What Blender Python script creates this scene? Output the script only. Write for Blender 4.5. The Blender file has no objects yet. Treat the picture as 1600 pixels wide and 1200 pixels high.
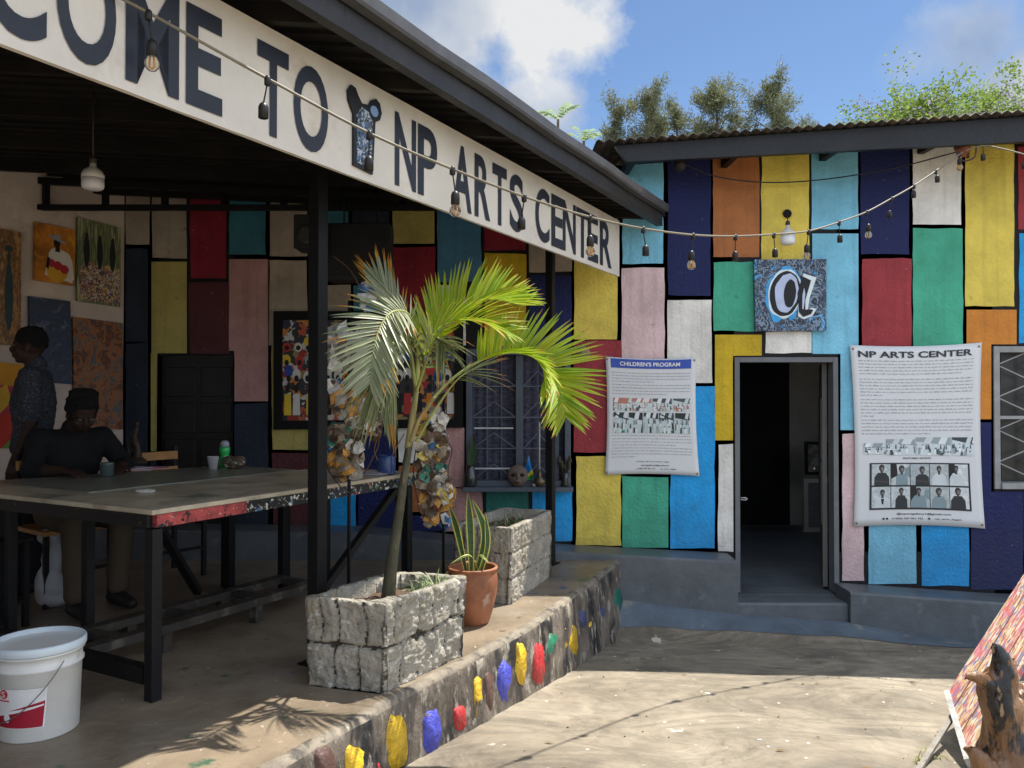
import bpy, bmesh, math, random
from mathutils import Vector, Matrix, noise as mnoise
R = math.radians
random.seed(7)
C = bpy.context.scene.collection
S = bpy.context.scene
# ---------------------------------------------------------------- camera, sky, sun, exposure
F = 1250.0; EYE = Vector((0, 0, 1.27)); PITCH = math.atan(17 / F)
cam = bpy.data.cameras.new('camera'); co = bpy.data.objects.new('camera', cam); C.objects.link(co)
cam.sensor_width = 36; cam.lens = F / 1600 * 36; cam.clip_end = 2000; cam.clip_start = 0.05
co.location = EYE; co.rotation_euler = (math.pi / 2 + PITCH, 0, 0); S.camera = co
LDIR = Vector((-1.03, -0.73, -2.7)).normalized()
sun = bpy.data.lights.new('sun', 'SUN'); so = bpy.data.objects.new('sun', sun); C.objects.link(so)
sun.energy = 4.3; sun.angle = R(0.5); sun.color = (1.0, 0.95, 0.86)
so.rotation_euler = LDIR.to_track_quat('-Z', 'Y').to_euler(); so.location = (5, 5, 12)
S.view_settings.view_transform = 'Standard'; S.view_settings.look = 'None'
S.view_settings.gamma = 1; S.view_settings.exposure = 1.08
try: S.cycles.max_bounces = 8; S.cycles.diffuse_bounces = 4; S.cycles.transparent_max_bounces = 12
except Exception: pass

def ray(px, py):
    a = (px - 800) / F; b = (600 - py) / F
    cp, sp = math.cos(PITCH), math.sin(PITCH)
    d = Vector((a, cp - b * sp, sp + b * cp)); return d / d.y
def P(px, py, Y): return EYE + ray(px, py) * Y                      # point seen at px,py at depth Y
def PZ(px, py, z): d = ray(px, py); return EYE + d * ((z - EYE.z) / d.z)
def PL(px, py, o, n): d = ray(px, py); return EYE + d * ((o - EYE).dot(n) / d.dot(n))

w = bpy.data.worlds.new('World'); S.world = w; w.use_nodes = True
nt = w.node_tree; N = nt.nodes; L = nt.links; N.clear()
def nn(t, **k):
    n = N.new(t)
    for a, b in k.items(): setattr(n, a, b)
    return n
def wm(op, a, b=None, clamp=False):
    n = nn('ShaderNodeMath', operation=op); n.use_clamp = clamp
    for i, v in enumerate((a, b)):
        if v is None: continue
        if isinstance(v, (int, float)): n.inputs[i].default_value = v
        else: L.new(v, n.inputs[i])
    return n.outputs[0]
sky = nn('ShaderNodeTexSky', sky_type='NISHITA'); sky.sun_disc = False
sd = -LDIR; sky.sun_elevation = math.asin(sd.z); sky.sun_rotation = math.atan2(sd.x, sd.y)
sky.air_density = 1.0; sky.dust_density = 0.6; sky.ozone_density = 1.2; sky.altitude = 1500
tc = nn('ShaderNodeTexCoord'); D = tc.outputs['Generated']
n1 = nn('ShaderNodeTexNoise'); n1.inputs['Scale'].default_value = 7; n1.inputs['Detail'].default_value = 9; n1.inputs['Roughness'].default_value = .62; L.new(D, n1.inputs['Vector'])
n2 = nn('ShaderNodeTexNoise'); n2.inputs['Scale'].default_value = 2.2; n2.inputs['Detail'].default_value = 8; n2.inputs['Roughness'].default_value = .6; L.new(D, n2.inputs['Vector'])
mask = None
for (px, py, r, k) in ((520, -130, .21, 1.0), (730, 15, .115, 1), (825, 50, .085, 1), (835, 150, .06, .85), (690, 110, .11, .8), (1525, 65, .055, .75), (1430, 95, .03, .45), (1595, 140, .05, .95)):
    c = ray(px, py).normalized()
    dn = nn('ShaderNodeVectorMath', operation='DISTANCE'); L.new(D, dn.inputs[0]); dn.inputs[1].default_value = c
    v = wm('DIVIDE', dn.outputs['Value'], r)
    v = wm('ADD', v, wm('MULTIPLY', wm('SUBTRACT', n1.outputs['Fac'], .5), 2.6))
    v = wm('MULTIPLY', wm('SUBTRACT', 1.15, v), 1.9 * k, True)
    v = wm('MULTIPLY', v, k)
    mask = v if mask is None else wm('MAXIMUM', mask, v)
sx = nn('ShaderNodeSeparateXYZ'); L.new(D, sx.inputs[0])
gen = wm('MULTIPLY', wm('SUBTRACT', n2.outputs['Fac'], .40), 7, True)
behind = wm('MULTIPLY', wm('SUBTRACT', .55, sx.outputs['Y']), 5, True)
gen = wm('MULTIPLY', gen, behind)  # unseen clouds added behind the camera, brightened below for fill light
mask = wm('MAXIMUM', mask, gen)
mask = wm('MULTIPLY', mask, wm('MULTIPLY', wm('ADD', sx.outputs['Z'], .02), 20, True))
n3 = nn('ShaderNodeTexNoise'); n3.inputs['Scale'].default_value = 5; n3.inputs['Detail'].default_value = 5; L.new(D, n3.inputs['Vector'])
cr = nn('ShaderNodeValToRGB'); L.new(n3.outputs['Fac'], cr.inputs[0])
cr.color_ramp.elements[0].position = .38; cr.color_ramp.elements[0].color = (1.3, 1.65, 2.3, 1)
cr.color_ramp.elements[1].position = .62; cr.color_ramp.elements[1].color = (3.2, 3.25, 3.3, 1)
hs = nn('ShaderNodeHueSaturation'); hs.inputs['Saturation'].default_value = 1.08; hs.inputs['Value'].default_value = .60; L.new(sky.outputs[0], hs.inputs['Color'])
mx = nn('ShaderNodeMix', data_type='RGBA'); L.new(mask, mx.inputs[0]); L.new(hs.outputs[0], mx.inputs[6])
bb = nn('ShaderNodeVectorMath', operation='SCALE'); L.new(cr.outputs[0], bb.inputs[0]); L.new(wm('ADD', 1.0, wm('MULTIPLY', behind, 1.6)), bb.inputs['Scale']); L.new(bb.outputs[0], mx.inputs[7])
bg = nn('ShaderNodeBackground'); bg.inputs['Strength'].default_value = .12; L.new(mx.outputs[2], bg.inputs[0])
L.new(bg.outputs[0], nn('ShaderNodeOutputWorld').inputs[0])

# ---------------------------------------------------------------- materials
MC = {}
def M(name, col, rough=.75, var=.18, vs=4, bump=0, bs=45, splats=(), metal=0, trans=0, coat=0, islands=None, stretch=None, spec=.35, streak=0, grime=0):
    if name in MC: return MC[name]
    m = bpy.data.materials.new(name); m.use_nodes = True; t = m.node_tree; n = t.nodes; l = t.links
    b = n['Principled BSDF']; b.inputs['Roughness'].default_value = rough; b.inputs['Metallic'].default_value = metal
    b.inputs['Specular IOR Level'].default_value = spec
    if coat: b.inputs['Coat Weight'].default_value = coat
    t_ = n.new('ShaderNodeTexCoord'); vec = t_.outputs['Object']
    if stretch:
        mp = n.new('ShaderNodeMapping'); mp.inputs['Scale'].default_value = stretch; l.new(vec, mp.inputs[0]); vec = mp.outputs[0]
    def nz(s, d=5, r=.6, off=0):
        x = n.new('ShaderNodeTexNoise'); x.inputs['Scale'].default_value = s; x.inputs['Detail'].default_value = d; x.inputs['Roughness'].default_value = r
        if off:
            a = n.new('ShaderNodeVectorMath'); a.operation = 'ADD'; a.inputs[1].default_value = (off, off * 1.7, off * .6); l.new(vec, a.inputs[0]); l.new(a.outputs[0], x.inputs[0])
        else: l.new(vec, x.inputs[0])
        return x.outputs['Fac']
    base = None
    if islands:
        g = n.new('ShaderNodeNewGeometry'); cr = n.new('ShaderNodeValToRGB'); l.new(g.outputs['Random Per Island'], cr.inputs[0])
        e = cr.color_ramp.elements
        while len(e) < len(islands): e.new(.5)
        for i, c in enumerate(islands): e[i].position = i / (len(islands) - 1); e[i].color = (*c, 1)
        base = cr.outputs[0]
    mr = n.new('ShaderNodeMapRange'); mr.inputs['From Min'].default_value = .3; mr.inputs['From Max'].default_value = .7
    mr.inputs['To Min'].default_value = 1 - var; mr.inputs['To Max'].default_value = 1 + var * .6; l.new(nz(vs, 8, .65), mr.inputs[0])
    mm = n.new('ShaderNodeMix'); mm.data_type = 'RGBA'; mm.blend_type = 'MULTIPLY'; mm.inputs[0].default_value = 1
    if base: l.new(base, mm.inputs[6])
    else: mm.inputs[6].default_value = (*col, 1)
    cc = n.new('ShaderNodeCombineXYZ')
    for i in range(3): l.new(mr.outputs[0], cc.inputs[i])
    l.new(cc.outputs[0], mm.inputs[7]); cur = mm.outputs[2]
    def mixin(fac, colr, amt):
        nonlocal cur
        x = n.new('ShaderNodeMix'); x.data_type = 'RGBA'; q = n.new('ShaderNodeMath'); q.operation = 'MULTIPLY'; q.inputs[1].default_value = amt; l.new(fac, q.inputs[0]); l.new(q.outputs[0], x.inputs[0]); l.new(cur, x.inputs[6]); x.inputs[7].default_value = (*colr, 1); cur = x.outputs[2]
    if streak:
        mp = n.new('ShaderNodeMapping'); mp.inputs['Scale'].default_value = (16, 16, .9); l.new(t_.outputs['Object'], mp.inputs[0]); x = n.new('ShaderNodeTexNoise'); x.inputs['Scale'].default_value = 1; x.inputs['Detail'].default_value = 5; l.new(mp.outputs[0], x.inputs[0])
        r_ = n.new('ShaderNodeMapRange'); r_.inputs[1].default_value = .52; r_.inputs[2].default_value = .72; l.new(x.outputs['Fac'], r_.inputs[0]); mixin(r_.outputs[0], tuple(c * .45 for c in col), streak)
    if grime:
        sp = n.new('ShaderNodeSeparateXYZ'); l.new(t_.outputs['Object'], sp.inputs[0]); a_ = n.new('ShaderNodeMath'); a_.operation = 'MULTIPLY_ADD'; l.new(nz(7, 6, .7, 8), a_.inputs[0]); a_.inputs[1].default_value = 1.1; l.new(sp.outputs['Z'], a_.inputs[2])
        r_ = n.new('ShaderNodeMapRange'); r_.inputs[1].default_value = 1.52; r_.inputs[2].default_value = 1.10; l.new(a_.outputs[0], r_.inputs[0]); mixin(r_.outputs[0], tuple(c * .45 + .02 for c in col), grime)
    for i, (sc, s, th, soft) in enumerate(splats):
        r_ = n.new('ShaderNodeMapRange'); r_.inputs['From Min'].default_value = th; r_.inputs['From Max'].default_value = th + soft; l.new(nz(s, 6, .6, 3.1 + i * 5.3), r_.inputs[0])
        x = n.new('ShaderNodeMix'); x.data_type = 'RGBA'; l.new(r_.outputs[0], x.inputs[0]); l.new(cur, x.inputs[6]); x.inputs[7].default_value = (*sc, 1); cur = x.outputs[2]
    l.new(cur, b.inputs['Base Color'])
    if bump:
        bp = n.new('ShaderNodeBump'); bp.inputs['Strength'].default_value = bump; bp.inputs['Distance'].default_value = .02
        l.new(nz(bs, 6, .62, 1.3), bp.inputs['Height']); l.new(bp.outputs[0], b.inputs['Normal'])
    out = n['Material Output']
    if trans:
        tr = n.new('ShaderNodeBsdfTranslucent'); l.new(cur, tr.inputs[0]); ms = n.new('ShaderNodeMixShader'); ms.inputs[0].default_value = trans
        l.new(b.outputs[0], ms.inputs[1]); l.new(tr.outputs[0], ms.inputs[2]); l.new(ms.outputs[0], out.inputs[0])
    MC[name] = m; return m

def paint_mat(name, cols, scale=20, kind='voronoi', rough=.55, stretch=None, dist=0.0, bump=.2, detail=8):
    """a painted canvas: colour fields picked by a cell or noise pattern"""
    if name in MC: return MC[name]
    m = bpy.data.materials.new(name); m.use_nodes = True; t = m.node_tree; n = t.nodes; l = t.links
    b = n['Principled BSDF']; b.inputs['Roughness'].default_value = rough
    tc = n.new('ShaderNodeTexCoord'); v = tc.outputs['Object']
    if stretch:
        mp = n.new('ShaderNodeMapping'); mp.inputs['Scale'].default_value = stretch; l.new(v, mp.inputs[0]); v = mp.outputs[0]
    if kind == 'voronoi':
        nz = n.new('ShaderNodeTexNoise'); nz.inputs['Scale'].default_value = scale * .6; l.new(v, nz.inputs[0])
        mx = n.new('ShaderNodeMix'); mx.data_type = 'VECTOR'; mx.inputs[0].default_value = .1 + dist; l.new(v, mx.inputs[4]); l.new(nz.outputs['Color'], mx.inputs[5])
        x = n.new('ShaderNodeTexVoronoi'); x.inputs['Scale'].default_value = scale; l.new(mx.outputs[1], x.inputs['Vector'])
        s = n.new('ShaderNodeSeparateColor'); l.new(x.outputs['Color'], s.inputs[0]); f = s.outputs[0]; inter = 'CONSTANT'
    else:
        x = n.new('ShaderNodeTexNoise'); x.inputs['Scale'].default_value = scale; x.inputs['Detail'].default_value = detail; x.inputs['Roughness'].default_value = .7; x.inputs['Distortion'].default_value = dist; l.new(v, x.inputs[0])
        mr = n.new('ShaderNodeMapRange'); mr.inputs[1].default_value = .28; mr.inputs[2].default_value = .72; l.new(x.outputs['Fac'], mr.inputs[0]); f = mr.outputs[0]; inter = 'LINEAR' if kind == 'noise' else 'CONSTANT'
    cr = n.new('ShaderNodeValToRGB'); cr.color_ramp.interpolation = inter; e = cr.color_ramp.elements
    while len(e) < len(cols): e.new(.5)
    for i, c in enumerate(cols): e[i].position = i / len(cols) if inter == 'CONSTANT' else i / (len(cols) - 1); e[i].color = (*c, 1)
    l.new(f, cr.inputs[0]); l.new(cr.outputs[0], b.inputs['Base Color'])
    if bump:
        bp = n.new('ShaderNodeBump'); bp.inputs['Strength'].default_value = bump; bp.inputs['Distance'].default_value = .01; l.new(f, bp.inputs['Height']); l.new(bp.outputs[0], b.inputs['Normal'])
    MC[name] = m; return m

def wallp(name, col, dirt=.22): return M(name, col, rough=.62, var=dirt * 1.3, vs=3.2, bump=.55, bs=38, streak=.35, grime=.5, splats=(((col[0]*.55, col[1]*.53, col[2]*.5), 9, .66, .12), ((.5, .45, .38), 45, .71, .03), ((.02, .02, .02), 33, .735, .02)))
BLACKP = M('black_line_paint', (.010, .010, .012), .6, bump=.3, bs=30, spec=.2)
COL = {
 'white': wallp('white_wall_paint', (.80, .78, .73)), 'yellow': wallp('yellow_wall_paint', (.76, .60, .10)), 'mustard': wallp('mustard_wall_paint', (.62, .43, .015)),
 'navy': wallp('navy_wall_paint', (.006, .012, .088), .1), 'brown': wallp('brown_wall_paint', (.42, .15, .045)), 'green': wallp('green_wall_paint', (.06, .40, .26)),
 'sky': wallp('light_blue_wall_paint', (.21, .56, .76)), 'blue': wallp('bright_blue_wall_paint', (.015, .34, .76)), 'red': wallp('dark_red_wall_paint', (.33, .035, .045)),
 'pink': wallp('pink_wall_paint', (.74, .54, .55)), 'orange': wallp('orange_wall_paint', (.62, .23, .03)), 'beige': wallp('beige_wall_paint', (.44, .37, .295)), 'rose': wallp('rose_wall_paint', (.52, .285, .27)), 'olive': wallp('olive_yellow_wall_paint', (.47, .40, .12)),  # inner yellow is the wall yellow with porch shade put into its colour
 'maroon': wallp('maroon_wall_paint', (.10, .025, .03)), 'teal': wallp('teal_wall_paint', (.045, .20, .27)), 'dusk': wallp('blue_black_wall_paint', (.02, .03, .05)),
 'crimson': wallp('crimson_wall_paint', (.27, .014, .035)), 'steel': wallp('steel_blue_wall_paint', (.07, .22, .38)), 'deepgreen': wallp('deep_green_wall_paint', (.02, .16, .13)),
}
BLK = M('black_painted_steel', (.008, .008, .009), .5, var=.3, vs=12, bump=.15, bs=60, splats=(((.3, .3, .3), 30, .76, .02),), spec=.22)
GREYP = M('blue_grey_paint', (.105, .118, .130), .42, var=.3, vs=3, bump=.25, bs=20, splats=(((.22, .23, .23), 5, .6, .2),), spec=.5)
GREYM = M('grey_door_paint', (.14, .15, .16), .5, var=.2, bump=.15)
WHT = M('white_plastic', (.78, .78, .76), .35, var=.06, spec=.5)

# ---------------------------------------------------------------- mesh building
class MB:
    def __init__(s): s.v = []; s.f = []; s.m = []; s.sm = []
    def add(s, vs, fs, mi=0, smooth=False):
        o = len(s.v); s.v += [Vector(v) for v in vs]
        for f in fs: s.f.append([o + i for i in f]); s.m.append(mi); s.sm.append(smooth)
        return s
    def obox(s, c, ax, ay, az, mi=0):      # centre + half axes
        c = Vector(c); ax, ay, az = Vector(ax), Vector(ay), Vector(az)
        vs = [c + ax * i + ay * j + az * k for i in (-1, 1) for j in (-1, 1) for k in (-1, 1)]
        return s.add(vs, [(0, 1, 3, 2), (4, 6, 7, 5), (0, 4, 5, 1), (2, 3, 7, 6), (0, 2, 6, 4), (1, 5, 7, 3)], mi)
    def box(s, a, b, mi=0):
        a, b = Vector(a), Vector(b); c = (a + b) / 2; h = (b - a) / 2
        return s.obox(c, (h.x, 0, 0), (0, h.y, 0), (0, 0, h.z), mi)
    def bar(s, a, b, w, h, mi=0, up=(0, 0, 1)):  # square bar from a to b
        a, b = Vector(a), Vector(b); d = (b - a); ln = d.length; d.normalize(); up = Vector(up)
        if abs(d.dot(up)) > .95: up = UU
        x = d.cross(up).normalized(); y = x.cross(d)
        return s.obox((a + b) / 2, d * ln / 2, x * w / 2, y * h / 2, mi)
    def tube(s, pts, rad, seg=8, mi=0, cap=True, smooth=True, flat=None):
        pts = [Vector(p) for p in pts]; n = len(pts)
        if not hasattr(rad, '__len__'): rad = [rad] * n
        vs = []; prev = None
        for i, p in enumerate(pts):
            t = (pts[min(i + 1, n - 1)] - pts[max(i - 1, 0)]).normalized()
            if prev is None: x = t.orthogonal().normalized()
            else: x = (prev - t * prev.dot(t)).normalized()
            prev = x; y = t.cross(x)
            for k in range(seg):
                a = 2 * math.pi * k / seg; vs.append(p + (x * math.cos(a) + y * math.sin(a)) * rad[i])
        fs = [(i * seg + k, i * seg + (k + 1) % seg, (i + 1) * seg + (k + 1) % seg, (i + 1) * seg + k) for i in range(n - 1) for k in range(seg)]
        s.add(vs, fs, mi, smooth)
        if cap: o = len(s.v) - len(vs); s.f += [[o + k for k in range(seg)][::-1], [o + (n - 1) * seg + k for k in range(seg)]]; s.m += [mi, mi]; s.sm += [False, False]
        return s
    def lathe(s, c, prof, seg=32, mi=0, axis=None, smooth=True, sx=1, sy=1):
        c = Vector(c); q = Matrix.Identity(3) if axis is None else Vector(axis).to_track_quat('Z', 'Y').to_matrix()
        vs = [c + q @ Vector((r * math.cos(2 * math.pi * k / seg) * sx, r * math.sin(2 * math.pi * k / seg) * sy, z)) for r, z in prof for k in range(seg)]
        n = len(prof)
        fs = [(i * seg + k, i * seg + (k + 1) % seg, (i + 1) * seg + (k + 1) % seg, (i + 1) * seg + k) for i in range(n - 1) for k in range(seg)]
        s.add(vs, fs, mi, smooth)
        o = len(s.v) - len(vs); s.f += [[o + k for k in range(seg)][::-1], [o + (n - 1) * seg + k for k in range(seg)]]; s.m += [mi, mi]; s.sm += [False, False]
        return s
    def ball(s, c, rx, ry=None, rz=None, mi=0, seg=16, rings=10, rot=None):
        ry = ry or rx; rz = rz or rx; c = Vector(c); vs = []; q = rot or Matrix.Identity(3)
        for i in range(rings + 1):
            th = math.pi * i / rings
            for k in range(seg):
                ph = 2 * math.pi * k / seg; vs.append(c + q @ Vector((rx * math.sin(th) * math.cos(ph), ry * math.sin(th) * math.sin(ph), rz * math.cos(th))))
        fs = [(i * seg + k, (i + 1) * seg + k, (i + 1) * seg + (k + 1) % seg, i * seg + (k + 1) % seg) for i in range(rings) for k in range(seg)]
        return s.add(vs, fs, mi, True)
    def poly(s, pts, mi=0): return s.add(pts, [list(range(len(pts)))], mi)
    def slab(s, pts, off, mi=0):           # polygon pts extruded by vector off (front = pts)
        n = len(pts); off = Vector(off); pts = [Vector(p) for p in pts]
        fs = [list(range(n)), [n + i for i in range(n)][::-1]] + [(i, n + i, n + (i + 1) % n, (i + 1) % n) for i in range(n)]
        return s.add(pts + [p + off for p in pts], fs, mi)
    def build(s, name, mats, parent=None, origin=None, recalc=True, bevel=0):
        me = bpy.data.meshes.new(name)
        base = wloc(parent) if parent else (Vector(origin) if origin is not None else Vector((0, 0, 0)))
        me.from_pydata([tuple(v - base) for v in s.v], [], s.f)
        if not isinstance(mats, (list, tuple)): mats = [mats]
        for m in mats: me.materials.append(m)
        me.polygons.foreach_set('material_index', s.m); me.polygons.foreach_set('use_smooth', s.sm)
        me.validate()
        if recalc:
            b = bmesh.new(); b.from_mesh(me); bmesh.ops.remove_doubles(b, verts=b.verts, dist=1e-6) if False else None
            bmesh.ops.recalc_face_normals(b, faces=b.faces); b.to_mesh(me); b.free()
        o = bpy.data.objects.new(name, me); C.objects.link(o)
        if parent: o.parent = parent
        elif origin is not None: o.location = base
        if bevel:
            bm_ = o.modifiers.new('bevel', 'BEVEL'); bm_.width = bevel; bm_.segments = 2; bm_.limit_method = 'ANGLE'
        return o
def wloc(o):
    v = Vector((0, 0, 0))
    while o: v += o.location; o = o.parent
    return v
def tag(o, label=None, cat=None, group=None, kind=None):
    if label: o['label'] = label
    if cat: o['category'] = cat
    if group: o['group'] = group
    if kind: o['kind'] = kind
    return o
def thing(name, loc, label, cat, group=None):
    o = bpy.data.objects.new(name, None); C.objects.link(o); o.location = loc; o.empty_display_size = .1
    return tag(o, label, cat, group)
def copy_tree(o, parent=None):
    c = o.copy(); C.objects.link(c); c.parent = parent
    for ch in list(o.children): copy_tree(ch, c)
    return c
def bake(mb, name, mats, parent=None, origin=None, voxel=.01, smooth=4, disp=None, tex=None):
    """fuse overlapping forms into one continuous surface"""
    t = mb.build('tmp', mats, recalc=True)
    m = t.modifiers.new('r', 'REMESH'); m.mode = 'VOXEL'; m.voxel_size = voxel; m.use_smooth_shade = True
    if smooth: q = t.modifiers.new('s', 'SMOOTH'); q.factor = .5; q.iterations = smooth
    dg = bpy.context.evaluated_depsgraph_get(); dg.update()
    me = bpy.data.meshes.new_from_object(t.evaluated_get(dg)); bpy.data.objects.remove(t)
    base = wloc(parent) if parent else Vector(origin or (0, 0, 0))
    for v in me.vertices:
        p = v.co.copy()
        if disp: p += v.normal * disp(p)
        v.co = p - base
    me.name = name
    o = bpy.data.objects.new(name, me); C.objects.link(o)
    if parent: o.parent = parent
    elif origin is not None: o.location = base
    return o
_tx = {}
def text_geo(s, bold=0.0, space=1.0):
    k = (s, bold, space)
    if k not in _tx:
        cu = bpy.data.curves.new('t', 'FONT'); cu.body = s; cu.offset = bold; cu.space_character = space; cu.resolution_u = 6; cu.fill_mode = 'FRONT'
        o = bpy.data.objects.new('t', cu); C.objects.link(o)
        dg = bpy.context.evaluated_depsgraph_get(); dg.update(); me = bpy.data.meshes.new_from_object(o.evaluated_get(dg))
        vs = [(v.co.x, v.co.y) for v in me.vertices]; fs = [list(p.vertices) for p in me.polygons]
        bpy.data.objects.remove(o); bpy.data.meshes.remove(me)
        x0 = min(v[0] for v in vs); x1 = max(v[0] for v in vs); y0 = min(v[1] for v in vs); y1 = max(v[1] for v in vs)
        _tx[k] = ([((x - x0) / (x1 - x0), (y - y0) / (y1 - y0)) for x, y in vs], fs)
    return _tx[k]
def text_on(mb, s, fn, mi=0, bold=0.0, space=1.0):
    vs, fs = text_geo(s, bold, space); mb.add([fn(a, b) for a, b in vs], fs, mi)
def catmull(pts, n):
    pts = [Vector(p) for p in pts]; q = [pts[0] * 2 - pts[1]] + pts + [pts[-1] * 2 - pts[-2]]; out = []
    m = len(pts) - 1
    for i in range(n + 1):
        t = i / n * m; k = min(int(t), m - 1); t -= k; a, b, c, d = q[k:k + 4]
        out.append(.5 * ((2 * b) + (c - a) * t + (2 * a - 5 * b + 4 * c - d) * t * t + (3 * b - a - 3 * c + d) * t ** 3))
    return out
def jit(a): return random.uniform(-a, a)
def N3(p, s=1.0, o=0): return mnoise.noise(Vector(p) * s + Vector((o, o * 2.3, o * .7)))

UU = Vector((.482, .876, 0)); VV = Vector((.876, -.482, 0)); UP = Vector((0, 0, 1))      # along the porch, across it
DW = 6.5                                                                                # depth of the painted wall
# ================================================================ THE SETTING
def lerp(tab, x):
    if x <= tab[0][0]: return tab[0][1]
    for (a, b), (c, d) in zip(tab, tab[1:]):
        if x <= c: return b + (d - b) * (x - a) / (c - a)
    return tab[-1][1]
def gz(X, Y):
    z = lerp([(-60, .05), (-5, 0), (2, -.25), (3.43, -.30), (4.43, -.36), (5.87, -.53), (9, -.6), (60, -.9)], Y) - .015 * min(max(X, 0), 4)
    if Y > 5.9:
        zb = lerp([(.8, -.30), (1.72, -.42), (2.6, -.49), (3.5, -.63)], X); k = min(1, (Y - 5.9) / .27); z = z + (zb - z) * k
    return z + .012 * N3((X, Y, 0), .9) + .006 * N3((X, Y, 4), 3)
def nodes(a, b, fine, lo, hi, big):
    o = [lo + (a - lo) * (1 - i / big) ** 2 if False else lo + (a - lo) * (1 - (1 - i / big) ** 2) for i in range(big)]
    n = int((b - a) / fine); o += [a + (b - a) * i / n for i in range(n + 1)]
    return o + [b + (hi - b) * (i / big) ** 2 for i in range(1, big + 1)]
def make_ground():
    m = bpy.data.materials.new('courtyard_concrete'); m.use_nodes = True; t = m.node_tree; n = t.nodes; l = t.links; b = n['Principled BSDF']; b.inputs['Roughness'].default_value = .8
    tc = n.new('ShaderNodeTexCoord'); v = tc.outputs['Object']
    def nz(s, d, r, dist=0, sc=None):
        x = n.new('ShaderNodeTexNoise'); x.inputs['Scale'].default_value = s; x.inputs['Detail'].default_value = d; x.inputs['Roughness'].default_value = r; x.inputs['Distortion'].default_value = dist
        if sc: mp = n.new('ShaderNodeMapping'); mp.inputs['Scale'].default_value = sc; l.new(v, mp.inputs[0]); l.new(mp.outputs[0], x.inputs[0])
        else: l.new(v, x.inputs[0])
        return x.outputs['Fac']
    def ramp(f, cs):
        c = n.new('ShaderNodeValToRGB'); e = c.color_ramp.elements
        while len(e) < len(cs): e.new(.5)
        for i, (p, q) in enumerate(cs): e[i].position = p; e[i].color = (*q, 1)
        l.new(f, c.inputs[0]); return c.outputs[0]
    a = ramp(nz(1.6, 9, .68, .4), [(.3, (.14, .115, .085)), (.5, (.245, .205, .15)), (.68, (.35, .30, .225))])
    sw = ramp(nz(1.3, 5, .6, 1.3, (1, 1.9, 1)), [(.36, (.50, .51, .52)), (.5, (1, 1, 1)), (.57, (.64, .65, .65)), (.66, (1.05, 1.05, 1.05))])
    mm = n.new('ShaderNodeMix'); mm.data_type = 'RGBA'; mm.blend_type = 'MULTIPLY'; mm.inputs[0].default_value = .75; l.new(a, mm.inputs[6]); l.new(sw, mm.inputs[7])
    cur = mm.outputs[2]
    for s, th, so_, c in ((26, .72, .02, (.66, .62, .54)), (5, .69, .03, (.55, .5, .42)), (40, .73, .03, (.08, .06, .05))):
        r_ = n.new('ShaderNodeMapRange'); r_.inputs[1].default_value = th; r_.inputs[2].default_value = th + so_; l.new(nz(s, 4, .6), r_.inputs[0])
        x = n.new('ShaderNodeMix'); x.data_type = 'RGBA'; l.new(r_.outputs[0], x.inputs[0]); l.new(cur, x.inputs[6]); x.inputs[7].default_value = (*c, 1); cur = x.outputs[2]
    # hairline cracks
    vo = n.new('ShaderNodeTexVoronoi'); vo.feature = 'DISTANCE_TO_EDGE'; vo.inputs['Scale'].default_value = .38
    nv = n.new('ShaderNodeTexNoise'); nv.inputs['Scale'].default_value = 3; nv.inputs['Detail'].default_value = 6; l.new(v, nv.inputs[0])
    mv = n.new('ShaderNodeMix'); mv.data_type = 'VECTOR'; mv.inputs[0].default_value = .22; l.new(v, mv.inputs[4]); l.new(nv.outputs['Color'], mv.inputs[5]); l.new(mv.outputs[1], vo.inputs['Vector'])
    r_ = n.new('ShaderNodeMapRange'); r_.inputs[1].default_value = .0; r_.inputs[2].default_value = .004; r_.inputs[3].default_value = .38; r_.inputs[4].default_value = 0; l.new(vo.outputs['Distance'], r_.inputs[0])
    x = n.new('ShaderNodeMix'); x.data_type = 'RGBA'; l.new(r_.outputs[0], x.inputs[0]); l.new(cur, x.inputs[6]); x.inputs[7].default_value = (.09, .075, .06, 1); cur = x.outputs[2]
    l.new(cur, b.inputs['Base Color'])
    b1 = n.new('ShaderNodeBump'); b1.inputs['Strength'].default_value = .7; b1.inputs['Distance'].default_value = .05; l.new(nz(1.5, 3, .5, 3.2, (1, 1.6, 1)), b1.inputs['Height'])
    b2 = n.new('ShaderNodeBump'); b2.inputs['Strength'].default_value = .6; b2.inputs['Distance'].default_value = .012; l.new(nz(38, 9, .78), b2.inputs['Height']); l.new(b1.outputs[0], b2.inputs['Normal']); l.new(b2.outputs[0], b.inputs['Normal'])
    xs = nodes(-.9, 4.2, .06, -80, 120, 10); ys = nodes(1.8, 6.3, .06, -60, 200, 10)
    mb = MB(); W = len(xs)
    mb.add([(x, y, gz(x, y)) for y in ys for x in xs], [(j * W + i, j * W + i + 1, (j + 1) * W + i + 1, (j + 1) * W + i) for j in range(len(ys) - 1) for i in range(W - 1)], 0, True)
    tag(mb.build('ground', m), kind='structure')
    mb = MB(); xs = [.70 + .06 * i for i in range(95)]; rows = 8; W = len(xs)
    vs = []
    for j in range(rows):
        for x in xs:
            y0 = lerp([(.7, 6.0), (2.4, 6.0), (3.6, 5.82), (6, 5.7)], x) + .025 * N3((x, 0, 0), 2); y = y0 + (6.19 - y0) * j / (rows - 1); vs.append((x, y, gz(x, y) + .005))
    mb.add(vs, [(j * W + i, j * W + i + 1, (j + 1) * W + i + 1, (j + 1) * W + i) for j in range(rows - 1) for i in range(W - 1)], 0, True)
    tag(mb.build('painted_apron', M('apron_blue_paint', (.10, .13, .16), .45, var=.3, vs=4, bump=.3, bs=25, splats=(((.22, .21, .18), 6, .6, .1),))), kind='structure')
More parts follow.
